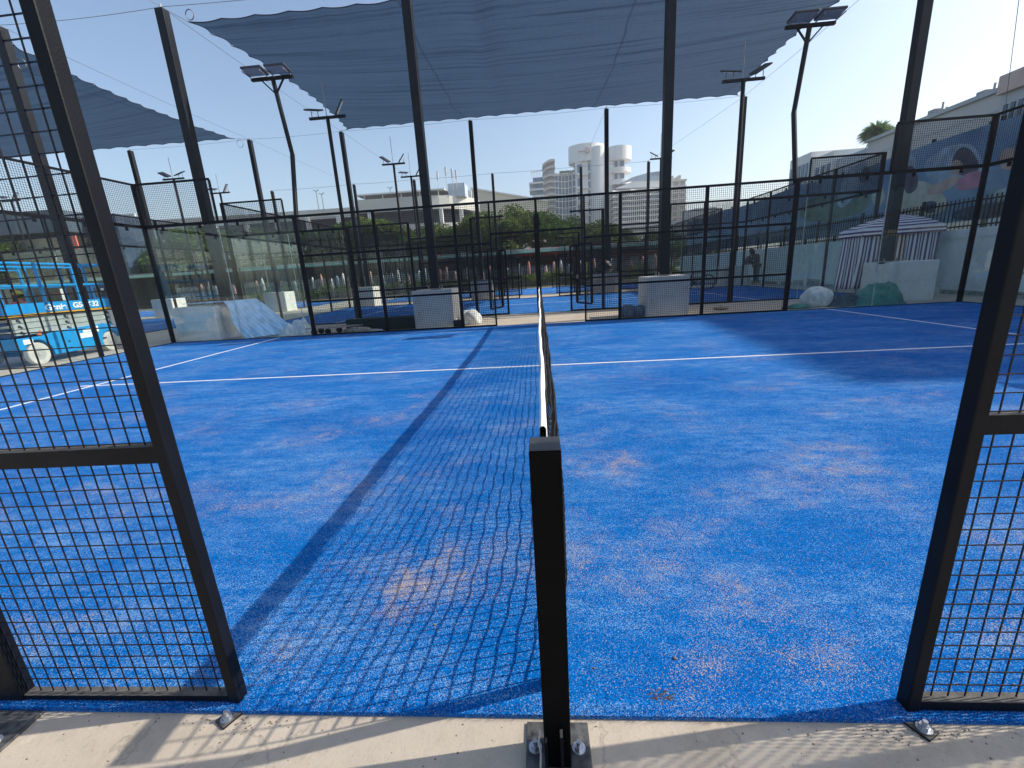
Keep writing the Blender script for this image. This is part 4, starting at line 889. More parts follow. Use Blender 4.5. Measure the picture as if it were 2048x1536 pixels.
    m = MB(); m.box(1.12, -.004, .38, 1.17, -.001, .42).box(1.12, -.004, .24, 1.17, -.001, .27).box(2.03, -.004, .33, 2.15, -.001, .36); m.build('latch', DK, r)
    def text(s, x, z, size, wsc=1.0):
        cu = bpy.data.curves.new('lettering', 'FONT'); cu.body = s; cu.size = size; cu.extrude = .002; cu.offset = .006; cu.shear = .12
        o = bpy.data.objects.new('lettering', cu); col.objects.link(o); bpy.context.view_layer.update()
        me = bpy.data.meshes.new_from_object(o.evaluated_get(bpy.context.evaluated_depsgraph_get())); bpy.data.objects.remove(o)
        q = bpy.data.objects.new('lettering', me); col.objects.link(q); q.parent = r; me.materials.clear(); me.materials.append(WHT)
        q.location = (x, -.034, z); q.rotation_euler = (R_(90), 0, 0); q.scale = (wsc, 1, 1)
    text('Genie', .80, 1.13, .18, 1.15); text('GS-2632', 1.46, 1.14, .17, 1.15)
lift()
# low concrete frames left behind the glass
for (px, py, wd, h, Y, lb) in ((300, 642, 1.5, 1.0, 16.4, 'left low concrete frame with a sunlit edge behind the lift'),):
    pass

# ------------------------------------------------------------------ trees, hedge
LEAF = leaf_material('green_leaf', (.055,.10,.025), (.16,.22,.065), (.34,.25,.07)); LEAF2 = leaf_material('deep_green_leaf', (.04,.085,.022), (.12,.19,.055)); BARK = mat('bark', (.13,.10,.07), .9, nscale=6, namt=.3)
def leaf_cloud(centres, radii, n, size, seed, squash=.8):
    rr = np.random.RandomState(seed); k = len(centres); idx = rr.randint(0, k, n); C_ = np.array(centres)[idx]; Rr = np.array(radii)[idx][:, None]
    d = rr.randn(n, 3); d /= np.linalg.norm(d, axis=1)[:, None]; rad = rr.rand(n, 1)**.45
    p = C_+d*Rr*rad*np.array([[1, 1, squash]]); a = rr.randn(n, 3); a /= np.linalg.norm(a, axis=1)[:, None]; b = np.cross(a, rr.randn(n, 3)); b /= np.linalg.norm(b, axis=1)[:, None]
    s = size*(.5+rr.rand(n, 1)); V = np.stack([p-a*s, p+b*s*.5, p+a*s, p-b*s*.5], 1).reshape(-1, 3)
    F = np.arange(n*4).reshape(-1, 4); return V, F
def np_mesh(name, V, F, m, parent=None):
    me = bpy.data.meshes.new(name); me.vertices.add(len(V)); me.vertices.foreach_set('co', V.astype('f').ravel()); me.loops.add(F.size); me.loops.foreach_set('vertex_index', F.astype('i').ravel())
    me.polygons.add(len(F)); me.polygons.foreach_set('loop_start', np.arange(len(F), dtype='i')*F.shape[1]); me.polygons.foreach_set('loop_total', np.full(len(F), F.shape[1], dtype='i')); me.materials.append(m); me.update(); me.validate()
    o = bpy.data.objects.new(name, me); col.objects.link(o); o.parent = parent; return o
def tree_proto(seed, H=9, R=4.2, m_=None, n=10000, size=.17):
    rr = random.Random(seed); r = empty('tree', (0, 0, 0), 'x', 'tree', 'trees in front of the buildings')
    m = MB(); m.tube([(0,0,0),(.1,.05,H*.25),(.05,0,H*.5)], [.28,.2,.15], 8); cs = []; rs = []
    for i in range(13):
        a = i*2.4+rr.uniform(-.3,.3); q = rr.uniform(.3, 1)*R*.72; z = H*rr.uniform(.42, .86)*(1-.12*(q/R)); c = (q*math.cos(a), q*math.sin(a), z); cs.append(c); rs.append(rr.uniform(.22, .40)*R)
        m.tube([(.05,0,H*.3), (c[0]*.5, c[1]*.5, (z+H*.32)/2), c], [.12,.07,.03], 6)
    cs.append((0,0,H*.8)); rs.append(R*.42)
    m.build('trunk', BARK, r); V, F = leaf_cloud(cs, rs, n, size, seed); np_mesh('crown', V, F, m_ or LEAF, r); return r
protos = [tree_proto(1), tree_proto(2), tree_proto(3, m_=LEAF2), tree_proto(4, R=3.6, m_=LEAF2)]
TS = [(20,480,46,'behind the lift at the left edge'),(90,500,48,'behind the lift rails, left of the gate post'),(265,476,50,'just right of the left gate post'),(330,480,50,'left of the tall left sail pole'),(400,452,52,'behind the tall left sail pole'),(470,468,52,'right of the tall left sail pole'),
      (560,462,54,'behind the left court light'),(640,455,54,'left of the third row pole near the parking end'),(725,436,56,'directly under the parking canopy end'),(790,448,56,'before the parking building middle'),(850,456,56,'behind the pole left of the net'),(905,452,58,'before the rounded end of the parking building'),
      (965,424,58,'left under the cream hall'),(1025,412,60,'tallest one, before the cream hall'),(1090,424,60,'behind the far net post'),(1145,432,60,'before the curved glass wing'),(1200,440,60,'before the white tower'),(1265,470,62,'low behind the fence right of the net'),(1350,466,62,'behind the thick right pole'),(1420,470,64,'at the right end of the row'),(180,478,50,'hidden by the left gate post'),(515,458,53,'between the neighbouring court posts left of the left light'),(600,462,55,'right behind the left court light'),(685,446,55,'left of the parking canopy end'),(760,440,57,'under the parking canopy'),(880,448,58,'under the antenna room'),(935,440,59,'by the cream hall left end'),(1230,455,61,'before the hotel podium'),(1310,462,62,'low, left of the thick right pole')]
done = set()
for i, (px, py, Y, wh) in enumerate(TS):
    k = i % 4; p = at(px, py, Y); src = protos[k]; o = src if k not in done else copy_tree(src); done.add(k)
    h = max(3.5, p.z); o.location = (p.x, p.y, 0); o.rotation_euler.z = i*1.3; o.scale = (h/9*1.3, h/9*1.2, h/8.4)
    o['label'] = 'green leafy tree ' + wh
ORD = 'first second third fourth fifth sixth seventh eighth ninth tenth eleventh twelfth thirteenth fourteenth fifteenth sixteenth seventeenth eighteenth nineteenth twentieth twenty-first twenty-second twenty-third'.split()
def hedge():
    rr = random.Random(4)
    for i in range(22):
        x = -26+i*1.95; y = 37.2+rr.uniform(-.3,.3); h = rr.uniform(.75, 1.25)*(1.0 if i % 5 else .7)
        cs = [(rr.uniform(-.8,.8), rr.uniform(-.4,.4), rr.uniform(.35, h)) for _ in range(7)]; V, F = leaf_cloud(cs, [rr.uniform(.35,.6) for _ in range(7)], 1500, .055, i+50)
        o = np_mesh('shrub', V, F, LEAF if i % 3 else LEAF2); o.location = (x, y, 0)
        tag(o, 'leafy green shrub in the far hedge, %s from the left' % ORD[i], 'shrub', 'shrubs of the far hedge')
hedge()
# picket screen, bollards, canopy, parasols behind the courts
def back_row():
    m = MB(); rr = random.Random(8); x = -34
    while x < 11.5:
        m.box(x, 0, .1, x+.045, .03, 1.75+rr.uniform(-.06,.06)); x += .15
    m.bar((-34, .05, .6), (11.5, .05, .6), .05).bar((-34, .05, 1.45), (11.5, .05, 1.45), .05)
    thing('picket_screen', m, mat('pale_grey_slats', (.30,.33,.35), .7, nscale=2, namt=.35), 'pale grey picket screen behind the hedge under the long canopy', 'picket screen', loc=(0, 38.05, 0))
    r = empty('walkway_canopy', (0, 0, 0), 'long low walkway canopy with a pale green edge before the trees', 'canopy')
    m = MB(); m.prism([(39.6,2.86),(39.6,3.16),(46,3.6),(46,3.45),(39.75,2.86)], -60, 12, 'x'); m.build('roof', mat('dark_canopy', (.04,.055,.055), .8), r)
    m = MB(); m.box(-60, 39.5, 2.92, 12, 39.59, 3.16); m.build('fascia', mat('pale_green_fascia', (.30,.50,.40), .6, nscale=1, namt=.2), r)
    for i in range(17):
        m = MB(); x = -58+i*4.3; m.bar((x, 39.9, 0), (x, 39.9, 2.85), .14); m.build('post', DK, r)
    m = MB(); m.box(-60, 46, 0, 12, 46.3, 3.2); thing('shade_backdrop', m, mat('painted_shade', (.055,.055,.055), .9, nscale=.7, namt=.5), 'dark backdrop painted as the shade under the long walkway canopy', 'wall')  # added backdrop, its dark colour stands in for shade under the canopy
    cols = [mat('salmon_cap', (.60,.33,.26), .7), mat('offwhite_cap', (.66,.66,.66), .7), mat('grey_blue_cap', (.30,.38,.45), .7), mat('terracotta', (.40,.13,.10), .7)]
    PXS = [395,412,424,437,447,460,508,520,585,622,640,660,672,684,704,722,740,765,782,795,815,838,850,866,880,893,910,935,950,965,980,998,1015,1040,1058,1092,1108,1122,1138,1160,1188,1205,1222,1240,1262,1285,1310]
    names = {0: 'salmon', 1: 'off white', 2: 'grey blue', 3: 'terracotta'}
    proto = {}; cnt = {}
    for i, px in enumerate(PXS):
        k = [0,1,0,1,2,0,2,1,3,1][i*7 % 10]; p = at(px, 540, 38.45+(i % 3)*.12); h = 1.9+.25*math.sin(i*2.1)
        if k not in proto:
            r = empty('closed_parasol', (0, 0, 0), 'x', 'parasol', names[k]+' closed parasols under the canopy')
            m = MB(); m.tube([(0,0,.9),(0,0,1.05),(0,0,1.7),(0,0,2.0),(0,0,2.06)], [.05,.15,.12,.07,.02], 10); m.build('cloth', cols[k], r, smooth=True)
            m = MB(); m.cyl((0,0,0), (0,0,2.1), .025, 8); m.build('stem', GALV, r); proto[k] = r; o = r
        else: o = copy_tree(proto[k])
        o.location = (p.x, p.y, 0); o.scale = (1, 1, h/2.0); cnt[k] = cnt.get(k, -1)+1; o['label'] = names[k]+' closed parasol under the walkway canopy, %s of its colour from the left' % ORD[cnt[k]]
    RED = mat('red_canvas', (.42,.05,.06), .7); first = None
    for px, py, Y, lb in ((870,517,42,'left of the pole left of the net'),(975,512,43,'right of the second row block'),(1060,508,42,'left of the far net post'),(1112,505,41.5,'right of the far net post'),(1150,512,43,'by the opening'),(1440,515,42,'at the right, near the people')):
        p = at(px, py, Y)
        if first is None:
            r = empty('open_parasol', (0, 0, 0), 'x', 'parasol', 'open red parasols'); m = MB(); k = 8
            for j in range(k):
                a, b = j*2*math.pi/k, (j+1)*2*math.pi/k; q = len(m.v); m.v += [(1.3*math.cos(a), 1.3*math.sin(a), 0), (1.3*math.cos(b), 1.3*math.sin(b), 0), (0, 0, .5), (1.3*math.cos(a), 1.3*math.sin(a), -.15), (1.3*math.cos(b), 1.3*math.sin(b), -.15)]
                m.f += [(q, q+1, q+2), (q+3, q+4, q+1, q)]; m.mi += [0, 0]
            m.build('canopy', RED, r); m = MB(); m.cyl((0,0,-2.1), (0,0,.5), .03, 8); m.build('stem', GALV, r); first = r; o = r
        else: o = copy_tree(first)
        o.location = (p.x, p.y, p.z); o['label'] = 'open red parasol ' + lb
    # brown pavilion at the right of the canopy
    r = empty('pavilion', (0, 0, 0), 'low reddish brown pavilion with windows right of the hotel view, behind the wide block', 'building')
    a = at(1215, 500, 44); b = at(1310, 500, 44)
    m = MB(); m.box(a.x, 43.6, 0, b.x+1.2, 45.5, 2.7); m.build('wall', mat('red_brown_wall', (.20,.09,.07), .8, nscale=1.5, namt=.3), r)
    for k in range(3): m = MB(); x = a.x+.5+k*1.6; m.box(x, 43.55, .9, x+.9, 43.59, 2.1); m.build('window', mat('dim_window', (.25,.33,.42), .2), r)
back_row()

# ------------------------------------------------------------------ buildings
WIN = mat('dark_window', (.05,.08,.13), .15, nscale=.6, namt=.4); BWIN = mat('blue_window', (.07,.16,.26), .12, nscale=.3, namt=.4); BW = mat('hotel_white', (.72,.71,.68), .6, nscale=.08, namt=.05)
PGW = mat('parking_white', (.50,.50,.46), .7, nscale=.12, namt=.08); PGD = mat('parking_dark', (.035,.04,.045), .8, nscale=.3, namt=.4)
def parking():
    r = empty('parking_building', (0, 0, 0), 'long pale multi storey parking building with a rounded right end behind the trees', 'building')
    path = [(-230, 122), (-84, 128)]; c0 = [( -84, 128), (-52, 129), (-34, 130)]
    path = [(-240,118)] + c0; 
    for i in range(1, 9): a = -math.pi/2+i*math.pi/16; path.append((-34+16*math.cos(a), 146+16*math.sin(a)))
    def band(z0, z1, inset, th, name, m_, pts=path):
        m = MB(); n = len(pts); P_ = [Vector((x, y, 0)) for x, y in pts]; ns = []
        for i in range(n):
            d = (P_[min(i+1, n-1)]-P_[max(i-1, 0)]).normalized(); ns.append(Vector((-d.y, d.x, 0)))
        for i in range(n-1):
            a, b = P_[i]+ns[i]*inset, P_[i+1]+ns[i+1]*inset; a2, b2 = a+ns[i]*th, b+ns[i+1]*th; k = len(m.v)
            m.v += [(a.x,a.y,z0),(b.x,b.y,z0),(b2.x,b2.y,z0),(a2.x,a2.y,z0),(a.x,a.y,z1),(b.x,b.y,z1),(b2.x,b2.y,z1),(a2.x,a2.y,z1)]
            for f in ((3,2,1,0),(4,5,6,7),(0,1,5,4),(1,2,6,5),(2,3,7,6),(3,0,4,7)): m.f.append(tuple(k+q for q in f)); m.mi.append(0)
        return m.build(name, m_, r)
    tall = path[2:]
    band(20.4, 24.0, 0, .5, 'parapet', PGW, tall); band(19.6, 22.2, 0, .5, 'parapet', PGW, path[:3])
    for z0, z1 in ((13.6,16.6),(7.0,10.0),(.0,3.2)): band(z0, z1, 0, .5, 'parapet', PGW)
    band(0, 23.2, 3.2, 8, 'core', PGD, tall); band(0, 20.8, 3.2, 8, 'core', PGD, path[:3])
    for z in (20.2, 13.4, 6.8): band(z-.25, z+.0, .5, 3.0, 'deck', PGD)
    # columns
    for i in range(21):
        x = -232+i*9.2
        if x > -35: break
        y = np.interp(x, [-240,-84,-52,-34], [118,128,129,130]); m = MB(); m.box(x-.6, y-.6, 0, x+.6, y+.45, 20.2 if x > -84 else 19.4); m.build('column', BW, r)
    for i in range(3): a = -math.pi/2+(i+1)*.42; x, y = -34+15.6*math.cos(a), 146+15.6*math.sin(a); m = MB(); m.box(x-.5, y-.5, 0, x+.5, y+.5, 20.3); m.build('column', BW, r)
    m = MB(); m.box(-52, 131, 25.4, -26, 140, 25.8)
    for k in range(5): m.bar((-50+k*5.5, 132, 24), (-50+k*5.5, 132, 25.4), .3)
    m.build('roof_canopy', BW, r)
    for k in range(3): m = MB(); x = -230+k*46; m.box(x, 121+k*2, 22.2, x+22, 121.6+k*2, 24.2); m.build('roof_wall', BW, r)
    m = MB(); m.box(-25.5, 134, 23.8, -20.5, 140, 27.4); m.build('plant_room', mat('plant_glass', (.45,.52,.60), .4, nscale=.5, namt=.15), r)
    for px, h in ((877,5.2),(894,6.2),(906,5.6),(914,5.2)):
        p = at(px, 375, 133); m = MB(); m.bar((p.x, 133, 25.5), (p.x, 133, 25.5+h-2.2), .15); m.bar((p.x, 133, 25.5+h-2.4), (p.x, 133, 25.5+h), .5, .3); m.build('antenna', BW, r)
parking()
for px, py, lb in ((632, 383, 'left of the pair'), (643, 389, 'right of the pair'), (780, 377, 'single one beside the canopy')):
    p = at(px, py, 150); m = MB(); m.bar((0, 0, 18), (0, 0, p.z), .18); m.bar((-.9, 0, p.z+.5), (0, 0, p.z), .2).bar((0, 0, p.z), (.9, 0, p.z+.5), .2)
    thing('roof_lamp', m, GALV, 'small twin arm lamp post on the parking roof, '+lb, 'lamp post', 'lamp posts on the parking roof', loc=(p.x, p.y, 0))
# cream hall
r = empty('hall_building', (0, 0, 0), 'windowless cream hall with a sloping roofline right of the parking building', 'building')
a, b = at(943, 378, 150), at(1088, 404, 150)
m = MB(); m.prism([(a.x, 0), (b.x+1.0, 0), (b.x+1.0, b.z), (a.x, a.z)], 150, 190, 'y'); m.build('wall', CREAM, r)
m = MB(); m.prism([(a.x-.3, a.z), (b.x+1.2, b.z), (b.x+1.2, b.z+.5), (a.x-.3, a.z+.5)], 149.6, 190, 'y'); m.build('roof_edge', BW, r)
m = MB(); 
for k in range(4): x = a.x-2.6+k*.7; m.box(x, 148.5, 0, x+.45, 149.4, a.z+(1.5 if k == 0 else -.5))
m.build('fin', BW, r)
# low cream building at the far left
r = empty('kiosk_building', (0, 0, 0), 'low cream building with dark flat roof and small red sign at the left edge', 'building')
m = MB(); m.box(-66, 47, 0, -52.6, 56, 8.2); m.build('wall', CREAM, r)
m = MB(); m.box(-68, 44.5, 8.4, -50.5, 57, 10.6); m.build('roof', mat('slate_fascia', (.06,.09,.12), .5, nscale=.4, namt=.3), r)
m = MB(); m.box(-52.4, 45.6, 6.6, -50.4, 45.75, 8.1); m.build('sign', mat('red_sign', (.75,.16,.10), .5), r)
m = MB(); m.box(-50.2, 47, 0, -46.5, 50, 10.2); m.build('glass_bay', WIN, r)

def hotel():
    r = empty('hotel_tower', (0, 0, 0), 'white and glass hotel complex with rounded tower caps on the skyline right of centre', 'building'); Y = 300
    X = lambda px, py=370: at(px, py, Y).x
    Z = lambda px, py: at(px, py, Y).z
    # left terrace wing : stacked slabs with glass between
    x0, x1 = X(1063), X(1088); z = 20; m = MB(); g_ = MB()
    while z < 58: m.box(x0-1.4*(z > 50), Y-2.5, z, x1, Y+16, z+1.0); g_.box(x0+1, Y-.5, z+1.0, x1, Y+15, z+3.9); z += 3.9
    for k in range(4): m.bar((x0+k*1.9, Y-2, 59.0), (x0+k*1.9, Y-2, 62), .3)
    m.bar((x0, Y-2, 62), (x1, Y-2, 62.6), .4); m.build('balcony_slab', BW, r); g_.build('glazing', BWIN, r)
    x1b, x2 = X(1086), X(1111); m = MB(); z = 20; k = 0; HG = mat('hotel_beige', (.50,.47,.42), .7, nscale=.1, namt=.1)
    while z < 66.5:
        n = 8; pts = [(x1b+(x2-x1b)*i/n, z+1.5+1.6*math.sin(i/n*2.6)*(1 if k % 1 == 0 else .5)+(1.6*i/n if z > 60 else 0)) for i in range(n+1)]
        poly = pts+[(p[0], p[1]-1.3) for p in reversed(pts)]; m.prism(poly, Y-3, Y+12, 'y'); z += 3.7; k += 1
    m.build('wavy_balcony', HG, r); m = MB(); m.box(x1b+.4, Y-1, 0, x2-.5, Y+12, 64.5); m.build('recess_wall', mat('recess_grey', (.30,.30,.31), .7, nscale=.2, namt=.3), r)
    # concave glass wing with grid
    xa, xb = X(1110), X(1152); n = 12; zt = Z(1130, 347)
    def cz(t): return Y+5*math.sin(math.pi*t)
    m = MB()
    for i in range(n):
        t0, t1 = i/n, (i+1)/n; k = len(m.v); p = [(xa+(xb-xa)*t, cz(t)) for t in (t0, t1)]
        m.v += [(p[0][0], p[0][1], 15), (p[1][0], p[1][1], 15), (p[1][0], p[1][1], zt), (p[0][0], p[0][1], zt), (p[0][0], Y+20, 15), (p[1][0], Y+20, 15), (p[1][0], Y+20, zt), (p[0][0], Y+20, zt)]
        for f in ((0,1,2,3),(3,2,6,7)): m.f.append(tuple(k+q for q in f)); m.mi.append(0)
    m.build('curved_glazing', BWIN, r)
    m = MB(); z = zt
    while z > 18:
        for i in range(n): t0, t1 = i/n, (i+1)/n; m.bar((xa+(xb-xa)*t0, cz(t0)-.3, z), (xa+(xb-xa)*t1, cz(t1)-.3, z), .5, .55 if z < zt else 1.4)
        z -= 4.0
    for i in range(0, n+1, 2): t = i/n; m.bar((xa+(xb-xa)*t, cz(t)-.35, 15), (xa+(xb-xa)*t, cz(t)-.35, zt), .5, .5)
    m.build('mullion_grid', BW, r)
    V, F = leaf_cloud([(xa+4+k*1.6, Y+2, zt+1.2) for k in range(7)], [1.1]*7, 500, .4, 90); np_mesh('roof_planting', V, F, LEAF2, r)
    # tower shafts and drum caps
    def drum(cx, rx, z0, z1, nm, m_, cy=Y+4, ry=8, nseg=28):
        m = MB(); k = 0
        m.prism([(cx+rx*math.cos(a), cy+ry*math.sin(a)) for a in [2*math.pi*i/nseg for i in range(nseg)]], z0, z1); return m.build(nm, m_, r)
    xs, xe = X(1150, 300), X(1253, 300); CAP = mat('tower_panel', (.70,.71,.70), .35, nscale=.1, namt=.04)
    zc = Z(1150, 290); zc0 = Z(1150, 325)
    drum(X(1174,300), 11.3, zc0, zc, 'drum_cap', CAP, Y+6, 9)
    m = MB(); m.box(X(1151), Y-1, 15, X(1176), Y+12, zc0); m.build('shaft', BW, r)
    z = 18; m = MB(); g_ = MB()
    while z < zc0-1: g_.box(X(1155), Y-1.3, z+1.6, X(1164), Y-1.02, z+6.6); m.box(X(1152), Y-3.2, z, X(1176), Y-1.02, z+1.3); z += 8
    m.build('balcony_slab', BW, r); g_.build('window', BWIN, r)
    m = MB(); m.box(X(1176), Y-.5, 15, X(1184), Y+10, Z(1180, 296)); m.build('stair_glazing', BWIN, r)
    m = MB(); z = 18
    while z < 66: m.box(X(1176.5), Y-.9, z, X(1183.5), Y-.52, z+.9); z += 5.2
    m.build('louvre', BW, r)
    drum(X(1195,340), 5.2, 15, Z(1195, 295), 'curved_shaft', CAP, Y+3, 8); drum(X(1212,340), 6.0, 15, Z(1210, 298), 'curved_shaft', mat('tower_panel_grey', (.52,.55,.58), .4, nscale=.1, namt=.05), Y+5, 7)
    drum(X(1237,300), 8.6, Z(1240, 320), Z(1240, 293), 'drum_cap', CAP, Y+4, 8)
    m = MB(); m.box(X(1222), Y+2, 15, X(1250), Y+12, Z(1240, 318)); m.build('shaft', mat('pale_violet_render', (.55,.53,.62), .7), r)
    for pz in (340, 364, 388): drum(X(1237,340), 8.4, Z(1240, pz)-1.6, Z(1240, pz)+1.2, 'round_balcony', BW, Y+4, 8)
    m = MB()
    for pz in (330, 354, 378): m.box(X(1231), Y+1.6, Z(1240, pz)-2, X(1236), Y+1.98, Z(1240, pz)+3).box(X(1241), Y+1.6, Z(1240, pz)-2, X(1249), Y+1.98, Z(1240, pz)+3)
    m.build('window', BWIN, r)
    m = MB(); m.bar((X(1155,307), Y-4, Z(1155,307)), (X(1172,305), Y-4, Z(1172,305)), .5); m.tube([(X(1173,304)+1.6*math.cos(t*.785), Y-4, Z(1173,304)+1.6*math.sin(t*.785)) for t in range(9)], .3, 6, False); m.build('emblem', mat('rust_red', (.42,.27,.22), .6), r)
    # podium with stacked wavy balconies (right)
    m = MB(); g_ = MB(); y_ = Y-14; k = 0; pz = 378
    while pz < 470:
        za = at(1280, pz, y_).z; xl, xr = at(1225+k*1.0, pz, y_).x, at(1342+k*.8, pz, y_).x; n = 16
        top = [(xl+(xr-xl)*i/n, y_+2.2*abs(math.sin(i*.62+k*.4))) for i in range(n+1)]
        poly = top+[(xr, y_+16), (xl, y_+16)]; m.prism(poly, za-.55, za+.35); g_.box(xl+2, y_+4.5, za-3.4, xr-2, y_+15, za-.56); pz += 10.5; k += 1
    m.build('wavy_balcony', BW, r); g_.build('glazing', BWIN, r)
    m = MB(); rr = random.Random(1)
    for q in range(26):
        x = at(1230+q*4.2, 400, y_).x; m.bar((x, y_+4.3, 12), (x, y_+4.3, at(1280, 380, y_).z), .35)
    m.build('mullion', BW, r)
    # sloping glass fin with lettering
    f = [(X(1232,372), Z(1232,372)), (X(1262,358), Z(1262,358)), (X(1290,350), Z(1290,350)), (X(1326,345), Z(1326,345)), (X(1326,364), Z(1326,364)), (X(1262,366), Z(1262,366))]
    m = MB(); m.prism(f, Y-6, Y-5.4, 'y'); m.build('glass_fin', mat('fin_glass', (.32,.42,.50), .2, nscale=.2, namt=.1), r)
    m = MB(); m.prism([(X(1228,380), Z(1228,380)), (X(1262,366), Z(1262,366)), (X(1326,362), Z(1326,362)), (X(1330,376), Z(1330,376))], Y-5.3, Y+8, 'y'); m.build('podium_roof', BW, r)
    cu = bpy.data.curves.new('lettering', 'FONT'); cu.body = 'VISION'; cu.size = 3.6; cu.extrude = .1; o = bpy.data.objects.new('lettering', cu); col.objects.link(o); bpy.context.view_layer.update()
    me = bpy.data.meshes.new_from_object(o.evaluated_get(bpy.context.evaluated_depsgraph_get())); bpy.data.objects.remove(o); me.materials.clear(); me.materials.append(mat('letter_blue', (.20,.28,.38), .5))
    q = bpy.data.objects.new('lettering', me); col.objects.link(q); q.parent = r; q.location = (X(1297,357), Y-6.3, Z(1297,357)); q.rotation_euler = (R_(90), -.03, 0)
    # far right cream wing
    m = MB(); z = 18; xl, xr = X(1338,380), X(1372,380)
    while z < 50.5: m.box(xl, Y-1, z, xr, Y+12, z+1.1); m.box(xl+.8, Y-.2, z+1.1, xl+2.5, Y+10, z+3.6).box(xl+5.5, Y-.2, z+1.1, xl+7, Y+10, z+3.6); z += 3.6
    m.build('balcony_slab', HG, r)
    m = MB(); m.box(xl+.4, Y+.2, 15, xr-.4, Y+11, 50); m.build('glazing', MATS['recess_grey'], r)
    m = MB(); m.box(X(1373), Y+5, 10, X(1378), Y+12, 47).box(X(1378), Y+20, 5, X(1392), Y+30, 33).box(X(1392), Y+20, 5, X(1412), Y+30, 29); m.build('rear_block', HG, r)
hotel()

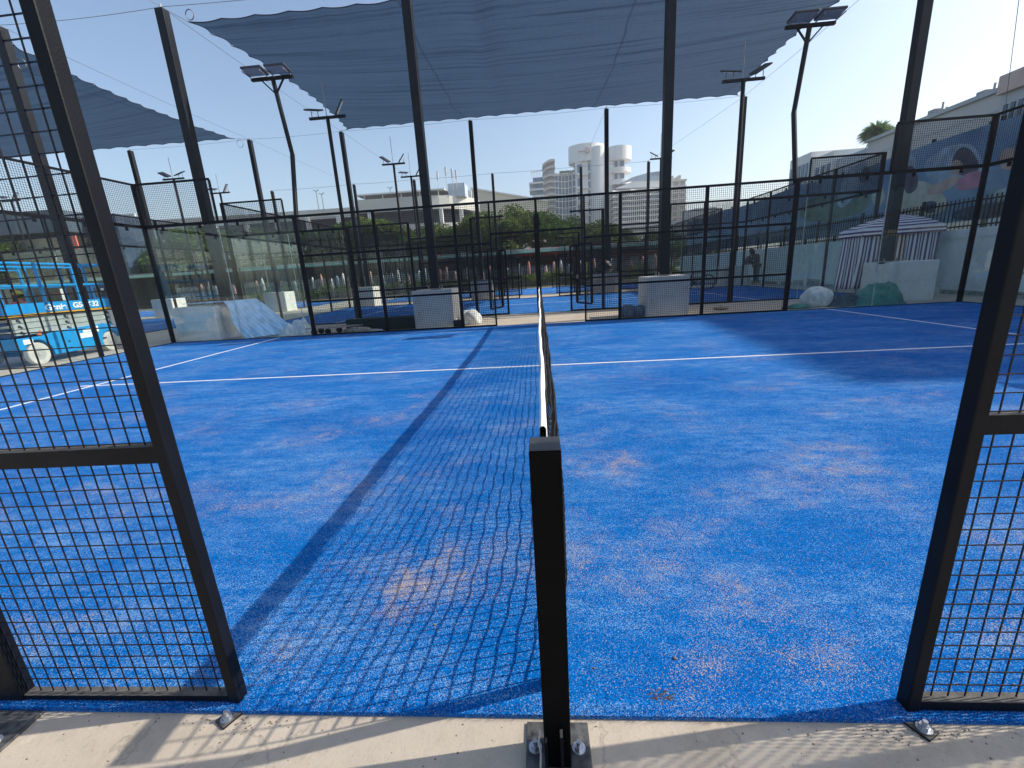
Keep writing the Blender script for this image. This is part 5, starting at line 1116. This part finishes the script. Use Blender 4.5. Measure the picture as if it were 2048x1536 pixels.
# building behind the hoarding, right
def right_building():
    GB = mat('grey_facade', (.42,.45,.47), .7, nscale=.3, namt=.08); LB = mat('light_facade', (.52,.51,.49), .7, nscale=.2, namt=.06)
    r = empty('office_building', (0, 0, 0), 'long pale building above the banner wall on the right, with dark windows', 'building'); X0 = 40
    m = MB(); m.box(X0, 42.6, 0, X0+18, 58.6, 13.75); m.build('wall', LB, r)
    m = MB(); m.box(X0-.3, 42.6, 13.75, X0+18, 58.8, 14.1); m.build('parapet', GB, r)
    m = MB(); m.box(X0-.06, 42.7, 12.2, X0-.0, 58.4, 12.35); m.build('string_course', GB, r)
    for zz in (9.4, 6.2): m = MB(); m.box(X0-.03, 42.7, zz, X0-.0, 58.5, zz+.06); m.build('joint', GB, r)
    for k in range(7): m = MB(); m.box(X0-.04, 44.2+k*2.1, 4, X0-.0, 44.24+k*2.1, 12.1); m.build('joint', GB, r)
    for (yy, hh) in ((45, .9), (49.6, .5), (50.1, 1.1), (54.3, .7)): m = MB(); m.bar((X0+1, yy, 14.1), (X0+1, yy, 14.1+hh), .12); m.box(X0+.6, yy+.4, 14.1, X0+1.3, yy+1.2, 14.1+hh*.6); m.build('roof_plant', GALV, r)
    for (y0, y1, z0, z1) in ((51.0,53.2,7.2,11.2),(46.3,48.0,5,11.2),(43.0,43.7,5,11.6),(55,57.5,6,10.5)):
        m = MB(); m.box(X0-.05, y0, z0, X0-.01, y1, z1); m.build('window', WIN, r)
    m = MB(); m.box(X0, 58.6, 0, X0+14, 64.0, 13.2); m.build('wall', mat('blue_facade', (.33,.42,.50), .5, nscale=.3, namt=.1), r)
    m = MB()
    for k in range(9): m.box(X0-.06, 58.9+k*.6, 11.9, X0-.01, 59.1+k*.6, 12.9)
    m.build('louvre', LB, r)
    m = MB(); m.box(X0-.5, 64.0, 0, X0+12, 68.2, 14.3).box(X0-1, 68.2, 0, X0+12, 73.4, 15.2); m.build('wall', BW, r)
    m = MB()
    for k in range(5): m.box(X0-1.1, 68.6+k*.95, 4, X0-1.02, 69.2+k*.95, 13.9)
    for k in range(3): m.box(X0-.6, 64.4+k*1.2, 4, X0-.52, 65.1+k*1.2, 12.9)
    m.build('window', BWIN, r)
    # taller part toward the camera
    r2 = empty('corner_building', (0, 0, 0), 'taller grey building with salmon cornice at the right picture edge, with added unseen shadow block', 'building')
    m = MB(); m.box(X0-.5, 39.6, 0, X0+18, 42.5, 13.3); m.build('wall', GB, r2)
    m = MB(); m.box(X0-.9, 39.4, 13.3, X0+18, 42.6, 14.7); m.build('cornice', mat('salmon_stone', (.55,.42,.36), .7, nscale=.5, namt=.15), r2)
    m = MB()
    for k in range(4): m.box(X0-.6, 40.0+k*.6, 9.6, X0-.51, 40.3+k*.6, 12.4)
    m.build('window', WIN, r2)
    m = MB(); m.prism([(X0-2.2+.47, 8.9), (X0+18, 8.9), (X0+18, 39.0), (X0+0.6, 39.0)], 0, 25.1); m.build('wall', GB, r2)  # unseen tall block, added and shaped to cast shade on the court
    m = MB()
    for f in range(6):
        for k in range(8): y = 9.6+k*3.7; x = X0-2.2+(y-3)*(2.8/36); m.box(x-.12, y, 2+f*4, x-.03, y+1.8, 4.4+f*4)
    m.build('window', WIN, r2)
right_building()
# roof tree on the building
p = atx(1735, 284, 40); q = atx(1735, 240, 40)
r = empty('tree', (40.9, p.y, p.z-1.2), 'spiky rounded tree growing on the roof of the right building', 'tree', None)
m = MB(); m.tube([(0,0,0),(0,0,1.9)], [.15,.1], 8); m.build('trunk', BARK, r)
def spiky():
    rr = np.random.RandomState(5); n = 900; d = rr.randn(n, 3); d[:, 2] = np.abs(d[:, 2])*.9-.25; d /= np.linalg.norm(d, axis=1)[:, None]
    L_ = (1.2+.9*rr.rand(n, 1)); c = np.array([[0, 0, 1.9]]); side = np.cross(d, rr.randn(n, 3)); side /= np.linalg.norm(side, axis=1)[:, None]
    a_ = c+d*.35; tip = c+d*L_+np.array([[0, 0, -.15]])*L_; mid = c+d*L_*.6+np.array([[0, 0, .12]])
    V = np.stack([a_, mid-side*.07, tip, mid+side*.07], 1).reshape(-1, 3); return V, np.arange(n*4).reshape(-1, 4)
V, F = spiky(); np_mesh('crown', V, F, leaf_material('pale_frond', (.12, .19, .08), (.24, .32, .16)), r)
# distant low block on the right skyline behind the mesh
m = MB(); m.box(46, 170, 0, 70, 190, 16).box(58, 172, 16, 66, 186, 20); thing('distant_block', m, MATS['grey_facade'], 'low hazy grey block behind the right mesh fence', 'building')

# ------------------------------------------------------------------ haze
m = MB(); m.box(-1300, -80, -3, 1600, 2500, 95); hz = m.build('haze', None); hz.data.materials.clear()
hm = bpy.data.materials.new('haze_air'); hm.use_nodes = True; hn = hm.node_tree; hn.nodes.remove(hn.nodes['Principled BSDF'])
pv = hn.nodes.new('ShaderNodeVolumePrincipled'); pv.inputs['Color'].default_value = (.93, .96, 1, 1); pv.inputs['Density'].default_value = .0006; pv.inputs['Anisotropy'].default_value = .35
hn.links.new(pv.outputs[0], hn.nodes['Material Output'].inputs['Volume']); hz.data.materials.append(hm); tag(hz, 'thin pale haze softening the far buildings', 'haze', kind='stuff')
